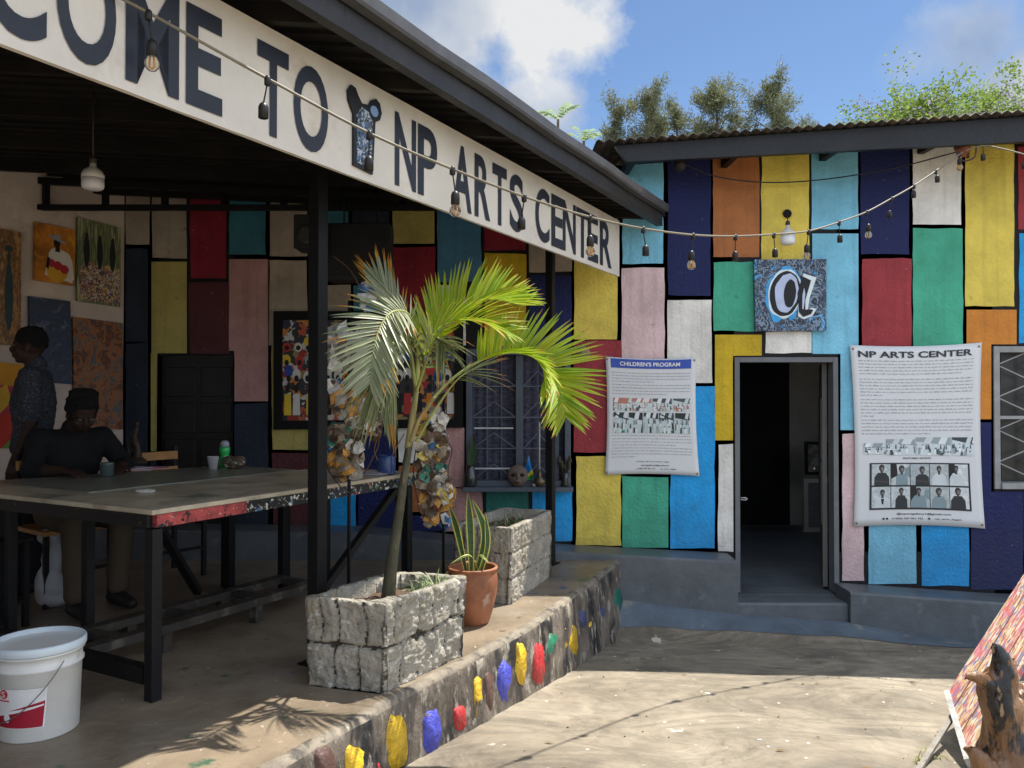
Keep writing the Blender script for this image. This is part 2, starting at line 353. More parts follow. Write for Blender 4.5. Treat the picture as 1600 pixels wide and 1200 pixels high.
make_ground()

EDGE = [(-2.5, -3.68), (1, -1.75), (2.77, -.80), (3.43, -.442), (4.43, .12), (5.88, .724), (6.16, .83)]       # (Y, X)
def edge_x(Y): return lerp(EDGE, Y)
FLOORM = M('porch_floor_concrete', (.225, .175, .122), .42, var=.45, vs=2.2, bump=.35, bs=14, spec=.5,
    splats=(((.24, .20, .15), 3.1, .53, .12), ((.05, .10, .06), 4.2, .64, .05), ((.045, .06, .19), 3.4, .66, .03), ((.5, .47, .4), 30, .665, .02), ((.045, .036, .03), 7, .64, .1)))
SIDEM = M('platform_side_plaster', (.15, .125, .10), .6, var=.7, vs=9, bump=1.0, bs=17, stretch=(1, 1, .5), splats=(((.018, .018, .02), 5, .50, .12), ((.36, .32, .26), 15, .55, .10), ((.5, .5, .48), 26, .68, .03)))
EDGEM = M('worn_edge_plaster', (.22, .185, .14), .6, var=.5, vs=9, bump=.5, bs=30, splats=(((.07, .06, .05), 12, .55, .08), ((.5, .48, .42), 18, .66, .04)))
blob = {'y': M('yellow_enamel', (.72, .45, .02), .45, var=.45, vs=20, bump=1, bs=30, spec=.5, splats=(((.10, .085, .07), 16, .60, .06),)), 'b': M('violet_blue_enamel', (.07, .08, .52), .45, var=.45, vs=20, bump=1, bs=30, spec=.5, splats=(((.10, .085, .07), 16, .60, .06),)),
        'r': M('red_enamel', (.55, .03, .035), .45, var=.45, vs=20, bump=1, bs=30, spec=.5, splats=(((.10, .085, .07), 16, .60, .06),)), 'g': M('green_enamel', (.02, .17, .09), .35, var=.3, vs=20, bump=.8, bs=24, spec=.6),
        'n': M('brown_enamel', (.11, .06, .05), .4, var=.3, bump=.8, bs=24), 'd': M('slate_blue_enamel', (.06, .07, .16), .4, var=.3, bump=.8, bs=24), 't': M('dark_green_enamel', (.01, .13, .09), .4, var=.3, bump=.7, bs=24)}
def make_platform():
    mb = MB(); ys = []
    y = -2.5
    while y < 6.155: ys.append(y); y += .045 if y > 1.6 else .3
    ys.append(6.16)
    E = [(edge_x(y) + .012 * N3((y, 0, 0), 3) + .006 * N3((y, 3, 0), 14), y) for y in ys]
    nsub = [0, .012, .03]
    rows = []
    # rows: inner top edge, rim, lip, then down the side
    prof = [(-.35, 0, 0), (-.05, 0, .5), (-.018, -.003, 1), (0, -.022, 1), (.006, -.05, 1.6)] + [(.008 + .045 * (k / 9) ** 1.6, -.05 - .65 * k / 9, 2.2) for k in range(1, 10)]
    vs = []
    for (o, z, a) in prof:
        for (x, y) in E:
            d = .006 * a * N3((x * 1.0, y, z), 9) + .008 * a * N3((x, y, z), 3.5, 5) if a else 0
            vs.append((x + (o + d) * .88, y - (o + d) * .48, z + (d * .3 if z < 0 else min(0, d) * .35)))
    n = len(E)
    for j in range(len(prof) - 1):
        o = len(mb.v)
    mb.add(vs, [], 0)
    for j in range(len(prof) - 1):
        for i in range(n - 1):
            mb.f.append([j * n + i, j * n + i + 1, (j + 1) * n + i + 1, (j + 1) * n + i]); mb.m.append(0 if j < 1 else (1 if j in (1, 2) else 2)); mb.sm.append(True)
    inner = [Vector(vs[i]) for i in range(n)]
    lw = lambda Y: -3.16 - .55 * (6.5 - Y)
    mb.add(inner + [(lw(6.5) - .1, 6.5, 0), (lw(-2.5) - .3, -2.5, 0)], [list(range(n)) + [n, n + 1]], 0)
    # enamel dabs on the side
    def side(px, py):
        a, b = 1.0, 6.16
        for _ in range(30):
            m_ = (a + b) / 2; p = P(px, py, m_)
            if p.x > edge_x(m_): a = m_
            else: b = m_
        return P(px, py, (a + b) / 2)
    ms = [FLOORM, EDGEM, SIDEM] + [blob[k] for k in 'ybrgndt']
    ki = {k: 3 + i for i, k in enumerate('ybrgndt')}
    dabs = [(505, 1200, 34, 70, 'n'), (553, 1205, 38, 76, 'y'), (582, 1215, 16, 50, 'r'), (617, 1160, 30, 84, 'y'), (671, 1142, 27, 70, 'b'), (716, 1122, 17, 36, 'r'), (743, 1087, 13, 62, 'y'), (760, 1080, 13, 58, 'n'),
            (786, 1066, 20, 64, 'b'), (811, 1038, 17, 68, 'y'), (838, 1038, 19, 68, 'r'), (862, 1019, 23, 58, 'g'), (888, 1003, 24, 50, 'y'), (911, 1006, 10, 50, 'r'), (921, 984, 9, 28, 'y'), (937, 980, 15, 64, 'd'), (909, 967, 9, 26, 'd'), (963, 962, 16, 84, 't')]
    for (cx, cy, w_, h_, k) in dabs:
        pts = []; ph = random.random() * 9
        sq = random.choice((2.2, 3, 4))
        for a in range(22):
            t = 2 * math.pi * a / 22; c, s_ = math.cos(t), math.sin(t); r = 1 / (abs(c) ** sq + abs(s_) ** sq) ** (1 / sq) * (1 + .14 * N3((c, s_, ph), 1.7) + .14 * N3((c, s_, ph), 3.5))
            pts.append((cx + w_ / 2 * c * r, cy + h_ / 2 * s_ * r))
        nrm = Vector((.88, -.48, 0)); ring = []
        base = [side(*p) for p in pts]
        def lift(p, e):
            z = min(p.z, -.03); o = .008 + .045 * max(0, (-z - .05) / .65) ** 1.6
            return p + nrm * (e + .015)
        mid = [lift(side(cx + (p[0] - cx) * .95, cy + (p[1] - cy) * .96), .001 + .003 * jit(1)) for p in pts]
        out = [lift(b_, .0) - nrm * .018 for b_ in base]; c0 = lift(side(cx, cy), .001)
        m0 = len(pts)
        mb.add(out + mid + [c0], [(i, (i + 1) % m0, m0 + (i + 1) % m0, m0 + i) for i in range(m0)] + [(m0 + i, m0 + (i + 1) % m0, 2 * m0) for i in range(m0)], ki[k], True)
    tag(mb.build('porch_platform', ms, recalc=False), kind='structure')
make_platform()

def make_litter():
    mb = MB(); rs = random.Random(12)
    for _ in range(260):
        x = rs.uniform(-.4, 4.2); y = rs.uniform(2.2, 6.0)
        if x < edge_x(y) + .12: continue
        z = gz(x, y) + .003; k = rs.random(); r = rs.uniform(.002, .006); a = rs.uniform(0, 6.28)
        if k < .55:
            mb.ball((x, y, z), r, r * .8, r * .55, 0 if rs.random() < .6 else 1, 6, 4)
        elif k < .8:
            d = Vector((math.cos(a), math.sin(a), 0)) * rs.uniform(.012, .03); s_ = Vector((-d.y, d.x, 0)) * .28; c = Vector((x, y, z)); mb.add([c - d, c + s_ + UP * .006, c + d + UP * .003, c - s_ + UP * .004], [(0, 1, 2, 3)], 2)
        else:
            c = Vector((x, y, z - .001)); n = 7; mb.poly([c + Vector((math.cos(6.283 * i / n), math.sin(6.283 * i / n), 0)) * rs.uniform(.004, .011) for i in range(n)], 3)
    tag(mb.build('litter', [M('grey_pebble', (.22, .19, .15), .9, var=.4), M('dark_pebble', (.07, .06, .05), .9), M('dry_leaf', (.24, .14, .05), .8, var=.4), M('paint_fleck', (.62, .6, .55), .6)], recalc=False), 'scattered grit, dry leaves and paint flecks on the courtyard concrete', kind='stuff')
make_litter()

# ---------------------------------------------------------------- painted building
bld = thing('gallery_building', (1.5, 6.5, -.6), 'gallery building with a patchwork of brightly coloured painted rectangles outlined in black', 'building')
def XZ(px, py, Y=DW): p = P(px, py, Y); return p.x, p.z
X0 = XZ(932, 300)[0]
def roof_z(X): return P(932, 232, 6.0).z + (X - P(932, 232, 6).x) * (P(1600, 185, 6).z - P(932, 232, 6).z) / (P(1600, 185, 6).x - P(932, 232, 6).x)
def wall_top(X): return roof_z(X) + .0 if X > X0 - .01 else 3.05
holes = []
def hole(x0, y0, x1, y1): a = XZ(x0, y0); b = XZ(x1, y1); holes.append((a[0], b[0], b[1], a[1])); return holes[-1]
DOOR = hole(1147, 558, 1311, 948); WR = hole(1551, 541, 1660, 764); WL = hole(728, 545, 892, 760); DI = hole(248, 556, 363, 850)
DOOR = holes[0] = (DOOR[0], DOOR[1], -.36, DOOR[3]); DI = holes[3] = (DI[0], DI[1], .0, DI[3])
def make_wall():
    mb = MB(); xs = sorted({-3.3, X0, 7.5} | {h[0] for h in holes} | {h[1] for h in holes}); zs = sorted({-1.0} | {h[2] for h in holes} | {h[3] for h in holes})
    for x0, x1 in zip(xs, xs[1:]):
        for z0, z1 in zip(zs, zs[1:] + [None]):
            xm = (x0 + x1) / 2; zm = (z0 + (z1 or 2.5)) / 2
            if any(h[0] < xm < h[1] and h[2] < zm < h[3] for h in holes): continue
            t0, t1 = (z1, z1) if z1 else (wall_top(xm) if xm < X0 else roof_z(x0), wall_top(xm) if xm < X0 else roof_z(x1))
            Y0, Y1 = DW, DW + .22
            vs = [(x0, Y0, z0), (x1, Y0, z0), (x1, Y0, t1), (x0, Y0, t0), (x0, Y1, z0), (x1, Y1, z0), (x1, Y1, t1), (x0, Y1, t0)]
            mb.add(vs, [(0, 1, 2, 3), (5, 4, 7, 6), (3, 2, 6, 7), (0, 4, 5, 1), (0, 3, 7, 4), (1, 5, 6, 2)], 0)
    names = list(COL); ms = [BLACKP] + [COL[k] for k in names]; ix = {k: i + 1 for i, k in enumerate(names)}
    def patch(x0, y0, x1, y1, col, raw=0):
        # clip against openings: split rectangle into parts around them
        rects = [(x0, y0, x1, y1)]
        def edge(a, b, s):
            n = max(2, int((Vector(b) - Vector(a)).length / 14)); return [(a[0] + (b[0] - a[0]) * i / n + s * 1.6 * N3((a[0] + i, a[1], i * .7), .37), a[1] + (b[1] - a[1]) * i / n + s * 1.6 * N3((a[1], i + a[0], i * .9), .41)) for i in range(n)]
        jt = (lambda q: 0) if raw else jit; amp = 0 if raw else 1
        c = [(x0 + jt(1), y0 + jt(1)), (x1 + jt(1), y0 + jt(1)), (x1 + jt(1), y1 + jt(1)), (x0 + jt(1), y1 + jt(1))]
        pts = edge(c[0], c[1], amp) + edge(c[1], c[2], amp) + edge(c[2], c[3], amp) + edge(c[3], c[0], amp)
        w3 = []
        for p in pts:
            X, Z = XZ(*p); w3.append([X, Z])
        # pull points out of holes
        for h in holes:
            for q in w3:
                if h[0] - .012 < q[0] < h[1] + .012 and h[2] - .012 < q[1] < h[3] + .012:
                    d = [(abs(q[0] - h[0]), 0), (abs(q[0] - h[1]), 1), (abs(q[1] - h[2]), 2), (abs(q[1] - h[3]), 3)]; k = min(d)[1]
                    if k == 0: q[0] = h[0] - .012
                    elif k == 1: q[0] = h[1] + .012
                    elif k == 2: q[1] = h[2] - .012
                    else: q[1] = h[3] + .012
        mb.slab([(q[0], DW - .004, min(q[1], wall_top(q[0]) - .004)) for q in w3], (0, .0035, 0), ix[col])
    P_ = patch
    # outside, column by column (left x, top, right x, bottom)
    P_(898, 300, 965, 530, 'yellow'); P_(897, 533, 970, 706, 'red'); P_(900, 712, 970, 853, 'yellow')
    P_(972, 200, 1036, 412, 'sky'); P_(971, 418, 1039, 738, 'pink'); P_(973, 745, 1044, 856, 'green')
    P_(1043, 200, 1111, 462, 'navy'); P_(1042, 468, 1112, 599, 'white'); P_(1048, 604, 1116, 857, 'blue')
    P_(1115, 200, 1186, 402, 'brown'); P_(1115, 409, 1187, 517, 'green'); P_(1117, 523, 1145.4, 688, 'mustard', 1); P_(1145.4, 523, 1190, 556, 'mustard', 1); P_(1122, 694, 1151, 862, 'white')
    P_(1190, 200, 1263, 512, 'yellow'); P_(1196, 519, 1268, 552, 'white')
    P_(1268, 200, 1340, 358, 'blue' if False else 'sky'); P_(1269, 365, 1341, 553, 'sky', 1); P_(1313, 553, 1343, 672, 'sky', 1); P_(1316, 678, 1350, 907, 'pink')
    P_(1344, 190, 1421, 398, 'navy'); P_(1346, 404, 1424, 660, 'red'); P_(1357, 800, 1431, 912, 'sky')
    P_(1426, 190, 1502, 350, 'white'); P_(1427, 356, 1504, 660, 'green'); P_(1440, 800, 1514, 916, 'blue')
    P_(1508, 180, 1584, 478, 'yellow'); P_(1510, 484, 1548.5, 655, 'orange', 1); P_(1548.5, 484, 1588, 538, 'orange', 1); P_(1517, 660, 1548.5, 921, 'navy', 1); P_(1548.5, 768, 1598, 921, 'navy', 1)
    P_(1591, 175, 1668, 358, 'red'); P_(1593, 366, 1668, 536, 'blue'); P_(1606, 768, 1680, 924, 'green')
    for i, (a, b, c_) in enumerate((('white', 'navy', 'yellow'), ('green', 'brown', 'sky'), ('navy', 'pink', 'red'), ('yellow', 'blue', 'white'), ('sky', 'mustard', 'green'), ('red', 'navy', 'pink'))):
        x = 1676 + i * 80; P_(x, 165, x + 74, 330 + 30 * (i % 3), a); P_(x, 338 + 30 * (i % 3), x + 74, 600 + 40 * (i % 2), b); P_(x, 607 + 40 * (i % 2), x + 74, 925, c_)
    # inside the porch
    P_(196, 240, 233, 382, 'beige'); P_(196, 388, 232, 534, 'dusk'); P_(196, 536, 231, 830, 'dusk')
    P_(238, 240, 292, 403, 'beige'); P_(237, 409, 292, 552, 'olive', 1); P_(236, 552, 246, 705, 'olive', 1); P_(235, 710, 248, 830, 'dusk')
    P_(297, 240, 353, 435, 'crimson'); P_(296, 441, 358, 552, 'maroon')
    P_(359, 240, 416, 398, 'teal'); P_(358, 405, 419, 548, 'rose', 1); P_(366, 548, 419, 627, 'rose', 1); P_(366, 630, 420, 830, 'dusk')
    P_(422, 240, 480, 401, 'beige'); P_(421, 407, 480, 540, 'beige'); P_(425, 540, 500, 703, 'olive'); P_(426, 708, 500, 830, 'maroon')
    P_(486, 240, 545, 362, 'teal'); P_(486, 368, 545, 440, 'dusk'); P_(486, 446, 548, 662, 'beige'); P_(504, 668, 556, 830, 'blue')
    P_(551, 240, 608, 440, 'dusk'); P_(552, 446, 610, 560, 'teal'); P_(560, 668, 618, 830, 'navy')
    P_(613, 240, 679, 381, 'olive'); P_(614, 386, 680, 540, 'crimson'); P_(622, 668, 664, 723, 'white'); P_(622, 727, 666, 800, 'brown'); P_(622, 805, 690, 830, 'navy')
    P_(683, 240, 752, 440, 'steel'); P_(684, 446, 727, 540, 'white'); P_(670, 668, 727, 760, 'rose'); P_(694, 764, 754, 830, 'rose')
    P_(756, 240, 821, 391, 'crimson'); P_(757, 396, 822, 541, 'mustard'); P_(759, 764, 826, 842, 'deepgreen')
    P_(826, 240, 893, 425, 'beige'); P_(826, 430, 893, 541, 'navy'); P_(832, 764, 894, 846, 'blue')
    mb.build('wall', ms, bld, recalc=True)
    # plinth bench along the foot of the wall
    pb = MB()
    def bench(x0, x1, tab, y0):
        n = 12
        for i in range(n):
            a = x0 + (x1 - x0) * i / n; b = x0 + (x1 - x0) * (i + 1) / n; za, zb = lerp(tab, a), lerp(tab, b); e = .018
            pr = lambda x, z: [(x, DW - .005, z), (x, y0 + e, z - .002), (x, y0, z - e), (x, y0, -1.0)]
            pb.add(pr(a, za) + pr(b, zb), [(0, 1, 5, 4), (1, 2, 6, 5), (2, 3, 7, 6)] + ([(0, 3, 2, 1)] if i == 0 else []) + ([(4, 5, 6, 7)] if i == n - 1 else []), 0)
    xd0 = P(1153, 900, 6.17).x; xd1 = P(1329, 900, 6.17).x
    bench(-3.3, xd0, [(-3.3, .24), (-1.2, .21), (.35, .065), (1.75, -.01)], 6.17)
    bench(xd1, 7.5, [(2.6, -.245), (3.8, -.33), (7.5, -.5)], 6.17)
    bench(xd0 + .003, xd1 - .003, [(0, -.335), (5, -.35)], 6.215)
    pb.build('plinth', GREYP, bld, recalc=False)
make_wall()
def make_roof():
    mat = M('rusty_corrugated_iron', (.05, .042, .036), .7, var=.5, vs=14, bump=.3, splats=(((.12, .075, .045), 8, .54, .15), ((.16, .15, .06), 26, .6, .05)))
    mb = MB(); x0, x1 = P(930, 232, 6).x, 7.6; step = .0195; n = int((x1 - x0) / step); rows = [5.93, 7.5, 10.6]; th = .006; vs = []
    for y in rows:
        for k in range(n + 1):
            x = x0 + k * step; z = roof_z(x) + .03 + .013 * math.sin(2 * math.pi * k / 4) + (y - 5.93) * .06 + .006 * N3((x, y, 0), 1.5); vs.append((x, y + (.02 * N3((int(x / .8), 0, 0), 7) if y < 6 else 0), z))
    vs += [(v[0], v[1], v[2] + th) for v in vs]; H = len(rows) * (n + 1)
    fs = []
    for j in range(len(rows) - 1):
        for k in range(n):
            a = j * (n + 1) + k; q = (a, a + 1, a + n + 2, a + n + 1); fs += [q[::-1], tuple(i + H for i in q)]
    fs += [(k, k + 1, k + 1 + H, k + H) for k in range(n)]
    mb.add(vs, fs, 0, True); mb.build('roof', mat, bld, recalc=False)
    fb = MB(); a = P(960, 254, 6.02); b = P(1600, 222, 6.02); d = (b - a) / (b.x - a.x); a2 = a; b2 = a + d * (7.5 - a.x)
    for (p, q) in ((a2, b2),):
        zt = lambda v: roof_z(v.x) + .012
        fb.add([(p.x + .09, 6.0, p.z), (q.x, 6.0, q.z), (q.x, 6.0, zt(q)), (p.x, 6.0, zt(p)), (p.x + .09, 6.05, p.z), (q.x, 6.05, q.z), (q.x, 6.05, zt(q)), (p.x, 6.05, zt(p))],
               [(0, 1, 2, 3), (5, 4, 7, 6), (3, 2, 6, 7), (0, 4, 5, 1), (0, 3, 7, 4), (1, 5, 6, 2)])
    fb.build('fascia_board', M('charcoal_fascia_paint', (.013, .015, .019), .5, var=.35, vs=3, bump=.4, bs=20), bld)
    x = a.x + .15
    while x < 7.4: z = roof_z(x); rf = MB(); rf.obox((x, 6.27, z - .05), (.025, 0, 0), (0, .215, .008), (0, 0, .045)); x += .8; rf.build('rafter_end', BLK, bld)
make_roof()
def make_openings():
    # entrance: frame, threshold, open leaf
    x0, x1, z0, z1 = DOOR; fr = MB()
    Y0, Y1 = DW - .012, DW + .10; t = .042
    fr.box((x0 + .001, Y0, z0 + .03), (x0 + t, Y1, z1 - .001)); fr.box((x1 - t, Y0, z0 + .03), (x1 - .001, Y1, z1 - .001)); fr.box((x0 + t, Y0 + .001, z1 - t), (x1 - t, Y1, z1 - .001))
    d = fr.build('door_frame', GREYM, bld, bevel=.003)
    lf = MB(); hx, hy = x1 - t - .004, Y1 + .01; dl = Vector((.33, .944, 0)); nl = Vector((-.944, .33, 0)); wd = .74
    c = Vector((hx, hy, (z0 + z1) / 2)) + dl * wd / 2 + nl * .02
    lf.obox(c, dl * wd / 2, nl * .018, (0, 0, (z1 - z0) / 2 - .05))
    for zz in (.62, -.05): lf.obox(c + nl * .022 + Vector((0, 0, zz * .8 - .12)), dl * (wd / 2 - .09), nl * .006, (0, 0, .26))
    leaf = lf.build('door', M('grey_door_leaf', (.12, .115, .11), .5, var=.2), bld)
    h = MB(); p = c + dl * (wd / 2 - .05) + nl * .02; h.tube([p, p + nl * .04, p + nl * .045 - dl * .09], .008, 8); h.build('handle', M('dull_steel', (.45, .45, .46), .35, metal=1), leaf)
    k = MB(); q = P(1161, 779, DW - .02); k.tube([q + Vector((-.02, 0, .006)), q + Vector((.02, -.012, .008)), q + Vector((.03, -.012, 0)), q + Vector((.02, -.012, -.010)), q + Vector((-.02, 0, -.008))], .004, 8)
    k.build('door_catch', M('pale_catch', (.6, .6, .58), .4), bld)
    st = MB(); st.box((x0 - .02, DW - .02, -1), (x1 + .02, DW + .3, -.338)); st.build('threshold', GREYP, bld)
    # room behind
    rm = MB(); zf = -.342
    rm.box((.9, DW + .3, zf - .1), (4.9, 11.0, zf), 0)
    rm.box((.8, DW + .22, zf), (.9, 10.2, 2.6), 1); rm.box((4.9, DW + .22, zf), (5.0, 7.6, 2.6), 1); rm.box((4.9, 9.2, zf), (5.0, 10.2, 2.6), 1); rm.box((4.9, 7.6, zf), (5.0, 9.2, .7), 1); rm.box((4.9, 7.6, 1.9), (5.0, 9.2, 2.6), 1); rm.box((.8, 9.95, zf), (3.45, 10.2, 2.6), 2); rm.box((3.45, 9.95, zf), (5.0, 10.2, 2.6), 1); rm.box((.8, DW + .22, 2.4), (5, 10.2, 2.5), 2)  # gap in the unseen right wall added to let daylight into the room
    rm.build('room', [M('room_floor_screed', (.12, .14, .16), .5, var=.3, bump=.2, bs=12), M('room_wall', (.42, .40, .36), .8), M('black_curtain', (.012, .012, .013), .9)], bld)  # near-black back panel and ceiling paint in the darkness of the room
    # right-hand window
    def window(h_, name_cols, grille):
        x0, x1, z0, z1 = h_; w_ = MB(); t = .05; a = DW - .015; b = DW + .14
        w_.box((x0 + .001, a, z0 + .001), (x0 + t, b, z1 - .001)); w_.box((x1 - t, a, z0 + .001), (x1 - .001, b, z1 - .001)); w_.box((x0 + t, a + .001, z1 - t), (x1 - t, b, z1 - .001)); w_.box((x0 + t, a - .02, z0 + .001), (x1 - t, b, z0 + t))
        wf = w_.build('window_frame', name_cols, bld, bevel=.004)
        return wf
    wf = window(WR, M('weathered_grey_frame', (.30, .31, .31), .6, var=.25, vs=8, bump=.2), 1)
    x0, x1, z0, z1 = WR; g = MB(); gy = DW + .03; xm0 = x0 + .05; zc = (z0 + z1) / 2
    w4 = .24; hh = (z1 - z0 - .1) / 4
    for ci in range(4):
        cx = x0 + .05 + w4 * ci + .0
        for r in range(4):
            zz = z0 + .05 + hh * r
            if cx + w4 < x1: 
                for (p, q) in (((cx, zz + hh * .62), (cx + w4, zz + hh)), ((cx, zz + hh * .62), (cx + w4, zz + hh * .2))):
                    g.bar((p[0], gy, p[1]), (q[0], gy, q[1]), .008, .008)
        g.bar((cx + w4 * .98, gy + .004, z0 + .05), (cx + w4 * .98, gy + .004, z1 - .05), .01, .008)
    g.bar((xm0, gy, zc), (x1 - .05, gy, zc), .03, .026)
    g.build('grille', M('grey_grille_paint', (.33, .34, .35), .5), wf)
    pn = MB(); pn.box((x0 + .05, DW + .10, z0 + .05), (x1 - .05, DW + .106, z1 - .05)); 
    gl = M('window_glass', (.006, .007, .006), .35, var=.1, spec=.6); pn.build('pane', gl, wf)
    ct = MB(); vs = []; nn_ = 60
    for k in range(nn_ + 1):
        x = x0 + .06 + (x1 - x0 - .5) * k / nn_; vs += [(x, DW + .088 + .007 * math.sin(k * 1.1) + .003 * math.sin(k * .37), z0 + .06), (x + .004 * math.sin(k), DW + .088 + .007 * math.sin(k * 1.1 + .8), z1 - .06)]
    ct.add(vs, [(2 * k, 2 * k + 2, 2 * k + 3, 2 * k + 1) for k in range(nn_)], 0, True)
    ct.build('curtain', M('olive_brown_curtain', (.035, .028, .014), .8, var=.6, vs=6, stretch=(6, 1, 1)), wf)
    # porch window: blue-grey casement with bars and lace behind
    x0, x1, z0, z1 = WL; bluegrey = M('porch_window_paint', (.085, .10, .13), .5, var=.25, bump=.2)
    wf = window(WL, bluegrey, 0)
    m_ = MB(); xm = XZ(812, 600)[0]; m_.box((xm - .03, DW + .03, z0 + .05), (xm + .03, DW + .09, z1 - .05))
    xm2 = XZ(862, 600)[0]; m_.box((xm2 + .01, DW + .03, z0 + .05), (xm2 + .06, DW + .09, z1 - .05))
    m_.build('mullion', bluegrey, wf)
    b_ = MB()
    zs_ = [z0 + .05 + (z1 - z0 - .1) * i / 4 for i in range(1, 4)]
    for xa, xb in ((x0 + .05, xm - .03), (xm + .03, xm2 + .01)):
        for zz in zs_: b_.bar((xa, DW + .05, zz), (xb, DW + .05, zz), .01, .008)
        n_ = 3 if xb - xa > .3 else 2
        for i in range(1, n_): x = xa + (xb - xa) * i / n_; b_.bar((x, DW + .056, z0 + .05), (x, DW + .056, z1 - .05), .008, .008)
        for i in range(4):
            za, zb = z0 + .05 + (z1 - z0 - .1) * i / 4, z0 + .05 + (z1 - z0 - .1) * (i + 1) / 4; x = (xa + xb) / 2
            b_.bar((xa, DW + .045, za), (x, DW + .045, (za + zb) / 2), .007, .007); b_.bar((x, DW + .045, (za + zb) / 2), (xb, DW + .045, za), .007, .007)
    b_.build('grille', M('grille_blue_grey', (.13, .145, .18), .5), wf)
    for py, xa, xb in ((669, 741, 802), (732, 742, 803)): p, q = P(xa, py, DW + .034), P(xb, py, DW + .034); wp = MB(); wp.bar(p, q, .006, .012); wp.build('bright_rail', M('pale_rail', (.55, .56, .58), .5), wf)
    lc = MB(); vs = []
    for k in range(81):
        x = x0 + .05 + (x1 - x0 - .1) * k / 80; o = .006 * math.sin(k * .9)
        vs += [(x, DW + .115 + o, z0 + .05), (x, DW + .115 + o, z1 - .05)]
    lc.add(vs, [(2 * k, 2 * k + 2, 2 * k + 3, 2 * k + 1) for k in range(80)], 0, True)
    lc.build('curtain', M('blue_grey_net_curtain', (.085, .088, .13), .8, var=.55, vs=18, bump=1, bs=26, stretch=(.7, 1, 2.2)), wf)
    sl = MB(); sl.box((x0 - .02, DW - .13, z0 - .03), (x1 + .01, DW + .13, z0 + .006)); sl.build('window_sill', bluegrey, bld, bevel=.004)
    # closed metal door inside the porch
    x0, x1, z0, z1 = DI; dm = M('black_metal_door', (.016, .015, .015), .5, var=.4, vs=7, bump=.2)
    d_ = MB(); d_.box((x0 + .002, DW + .06, .0), (x1 - .002, DW + .10, z1 - .002)); dd = d_.build('porch_door', dm, bld)
    d2 = MB()
    xm = (x0 + x1) / 2
    for (xa, xb) in ((x0 + .03, xm - .02), (xm + .02, x1 - .03)):
        for k in range(5):
            za = .08 + k * (z1 - .12) / 5; zb = za + (z1 - .12) / 5 - .05
            d2.box((xa, DW + .045, za), (xb, DW + .062, zb))
    d2.build('raised_panels', dm, dd, bevel=.006)
make_openings()
# framed things in the room
zf = -.342
t = thing('framed_picture', P(1274, 740, 9.8), 'small dark framed picture on top of the pale board inside the doorway', 'picture')
a, b = P(1258, 690, 9.75), P(1296, 742, 9.75); fr = MB()
for q in ((a.x, b.z, a.x + .035, a.z), (b.x - .035, b.z, b.x, a.z), (a.x + .035, b.z, b.x - .035, b.z + .035), (a.x + .035, a.z - .035, b.x - .035, a.z)): fr.box((q[0], 9.75, q[1]), (q[2], 9.78, q[3]))
fr.build('frame', M('dark_wood_frame', (.03, .022, .016), .4), t)
fr = MB(); fr.box((a.x + .035, 9.765, b.z + .035), (b.x - .035, 9.775, a.z - .035)); fr.build('canvas', paint_mat('dim_canvas', [(.2, .2, .2), (.4, .38, .33), (.1, .1, .1), (.5, .48, .4)], 9, 'noise'), t)
t = thing('leaning_board', (P(1276, 840, 9.4).x, 9.4, zf), 'large pale framed board standing on the room floor inside the doorway', 'board')
a, b = P(1256, 748, 9.4), P(1312, 842, 9.4); fr = MB(); zz = zf + .004; tp = zf + (a.z - zf)
for q in ((a.x, zz, a.x + .05, tp), (b.x - .05, zz, b.x, tp), (a.x + .05, zz, b.x - .05, zz + .05), (a.x + .05, tp - .05, b.x - .05, tp)): fr.box((q[0], 9.4, q[1]), (q[2], 9.44, q[3]))
fr.build('frame', M('cream_frame', (.55, .53, .48), .5), t)
fr = MB(); fr.box((a.x + .05, 9.42, zz + .05), (b.x - .05, 9.43, tp - .05)); fr.build('panel', M('grey_panel', (.22, .23, .23), .6, var=.3), t)

# ---------------------------------------------------------------- side wall of the porch
LW = lambda Y: -3.16 - .55 * (6.5 - Y)
nin = Vector((.876, -.482, 0))
def make_side_wall():
    a, b = Vector((LW(6.5), 6.5, 0)), Vector((LW(-2.5), -2.5, 0)); mb = MB()
    # plastered face as a gently uneven grid, thickness behind it
    nx, nz = 90, 26; vs = []
    for j in range(nz + 1):
        for i in range(nx + 1):
            p = b + (a - b) * (i / nx); z = 3.06 * j / nz; p = p + nin * (.008 * N3((p.x, p.y, z), 1.3)); vs.append((p.x, p.y, z))
    mb.add(vs, [(j * (nx + 1) + i, j * (nx + 1) + i + 1, (j + 1) * (nx + 1) + i + 1, (j + 1) * (nx + 1) + i) for j in range(nz) for i in range(nx)], 0, True)
    q = -nin * .2; mb.add([a + q, b + q, b + q + UP * 3.06, a + q + UP * 3.06, a, b, b + UP * 3.06, a + UP * 3.06], [(0, 1, 2, 3), (1, 5, 6, 2), (2, 6, 7, 3), (4, 0, 3, 7)])
    # two hanging wires and a dirt tide at the top are in the plaster material
    return tag(mb.build('side_wall', M('cream_plaster', (.60, .49, .42), .8, var=.2, vs=3, bump=.4, bs=24, splats=(((.30, .24, .19), 2.2, .62, .14), ((.1, .08, .07), 50, .76, .02))), origin=b),
        'long cream plaster wall hung with paintings on the left of the porch', 'wall')
make_side_wall()
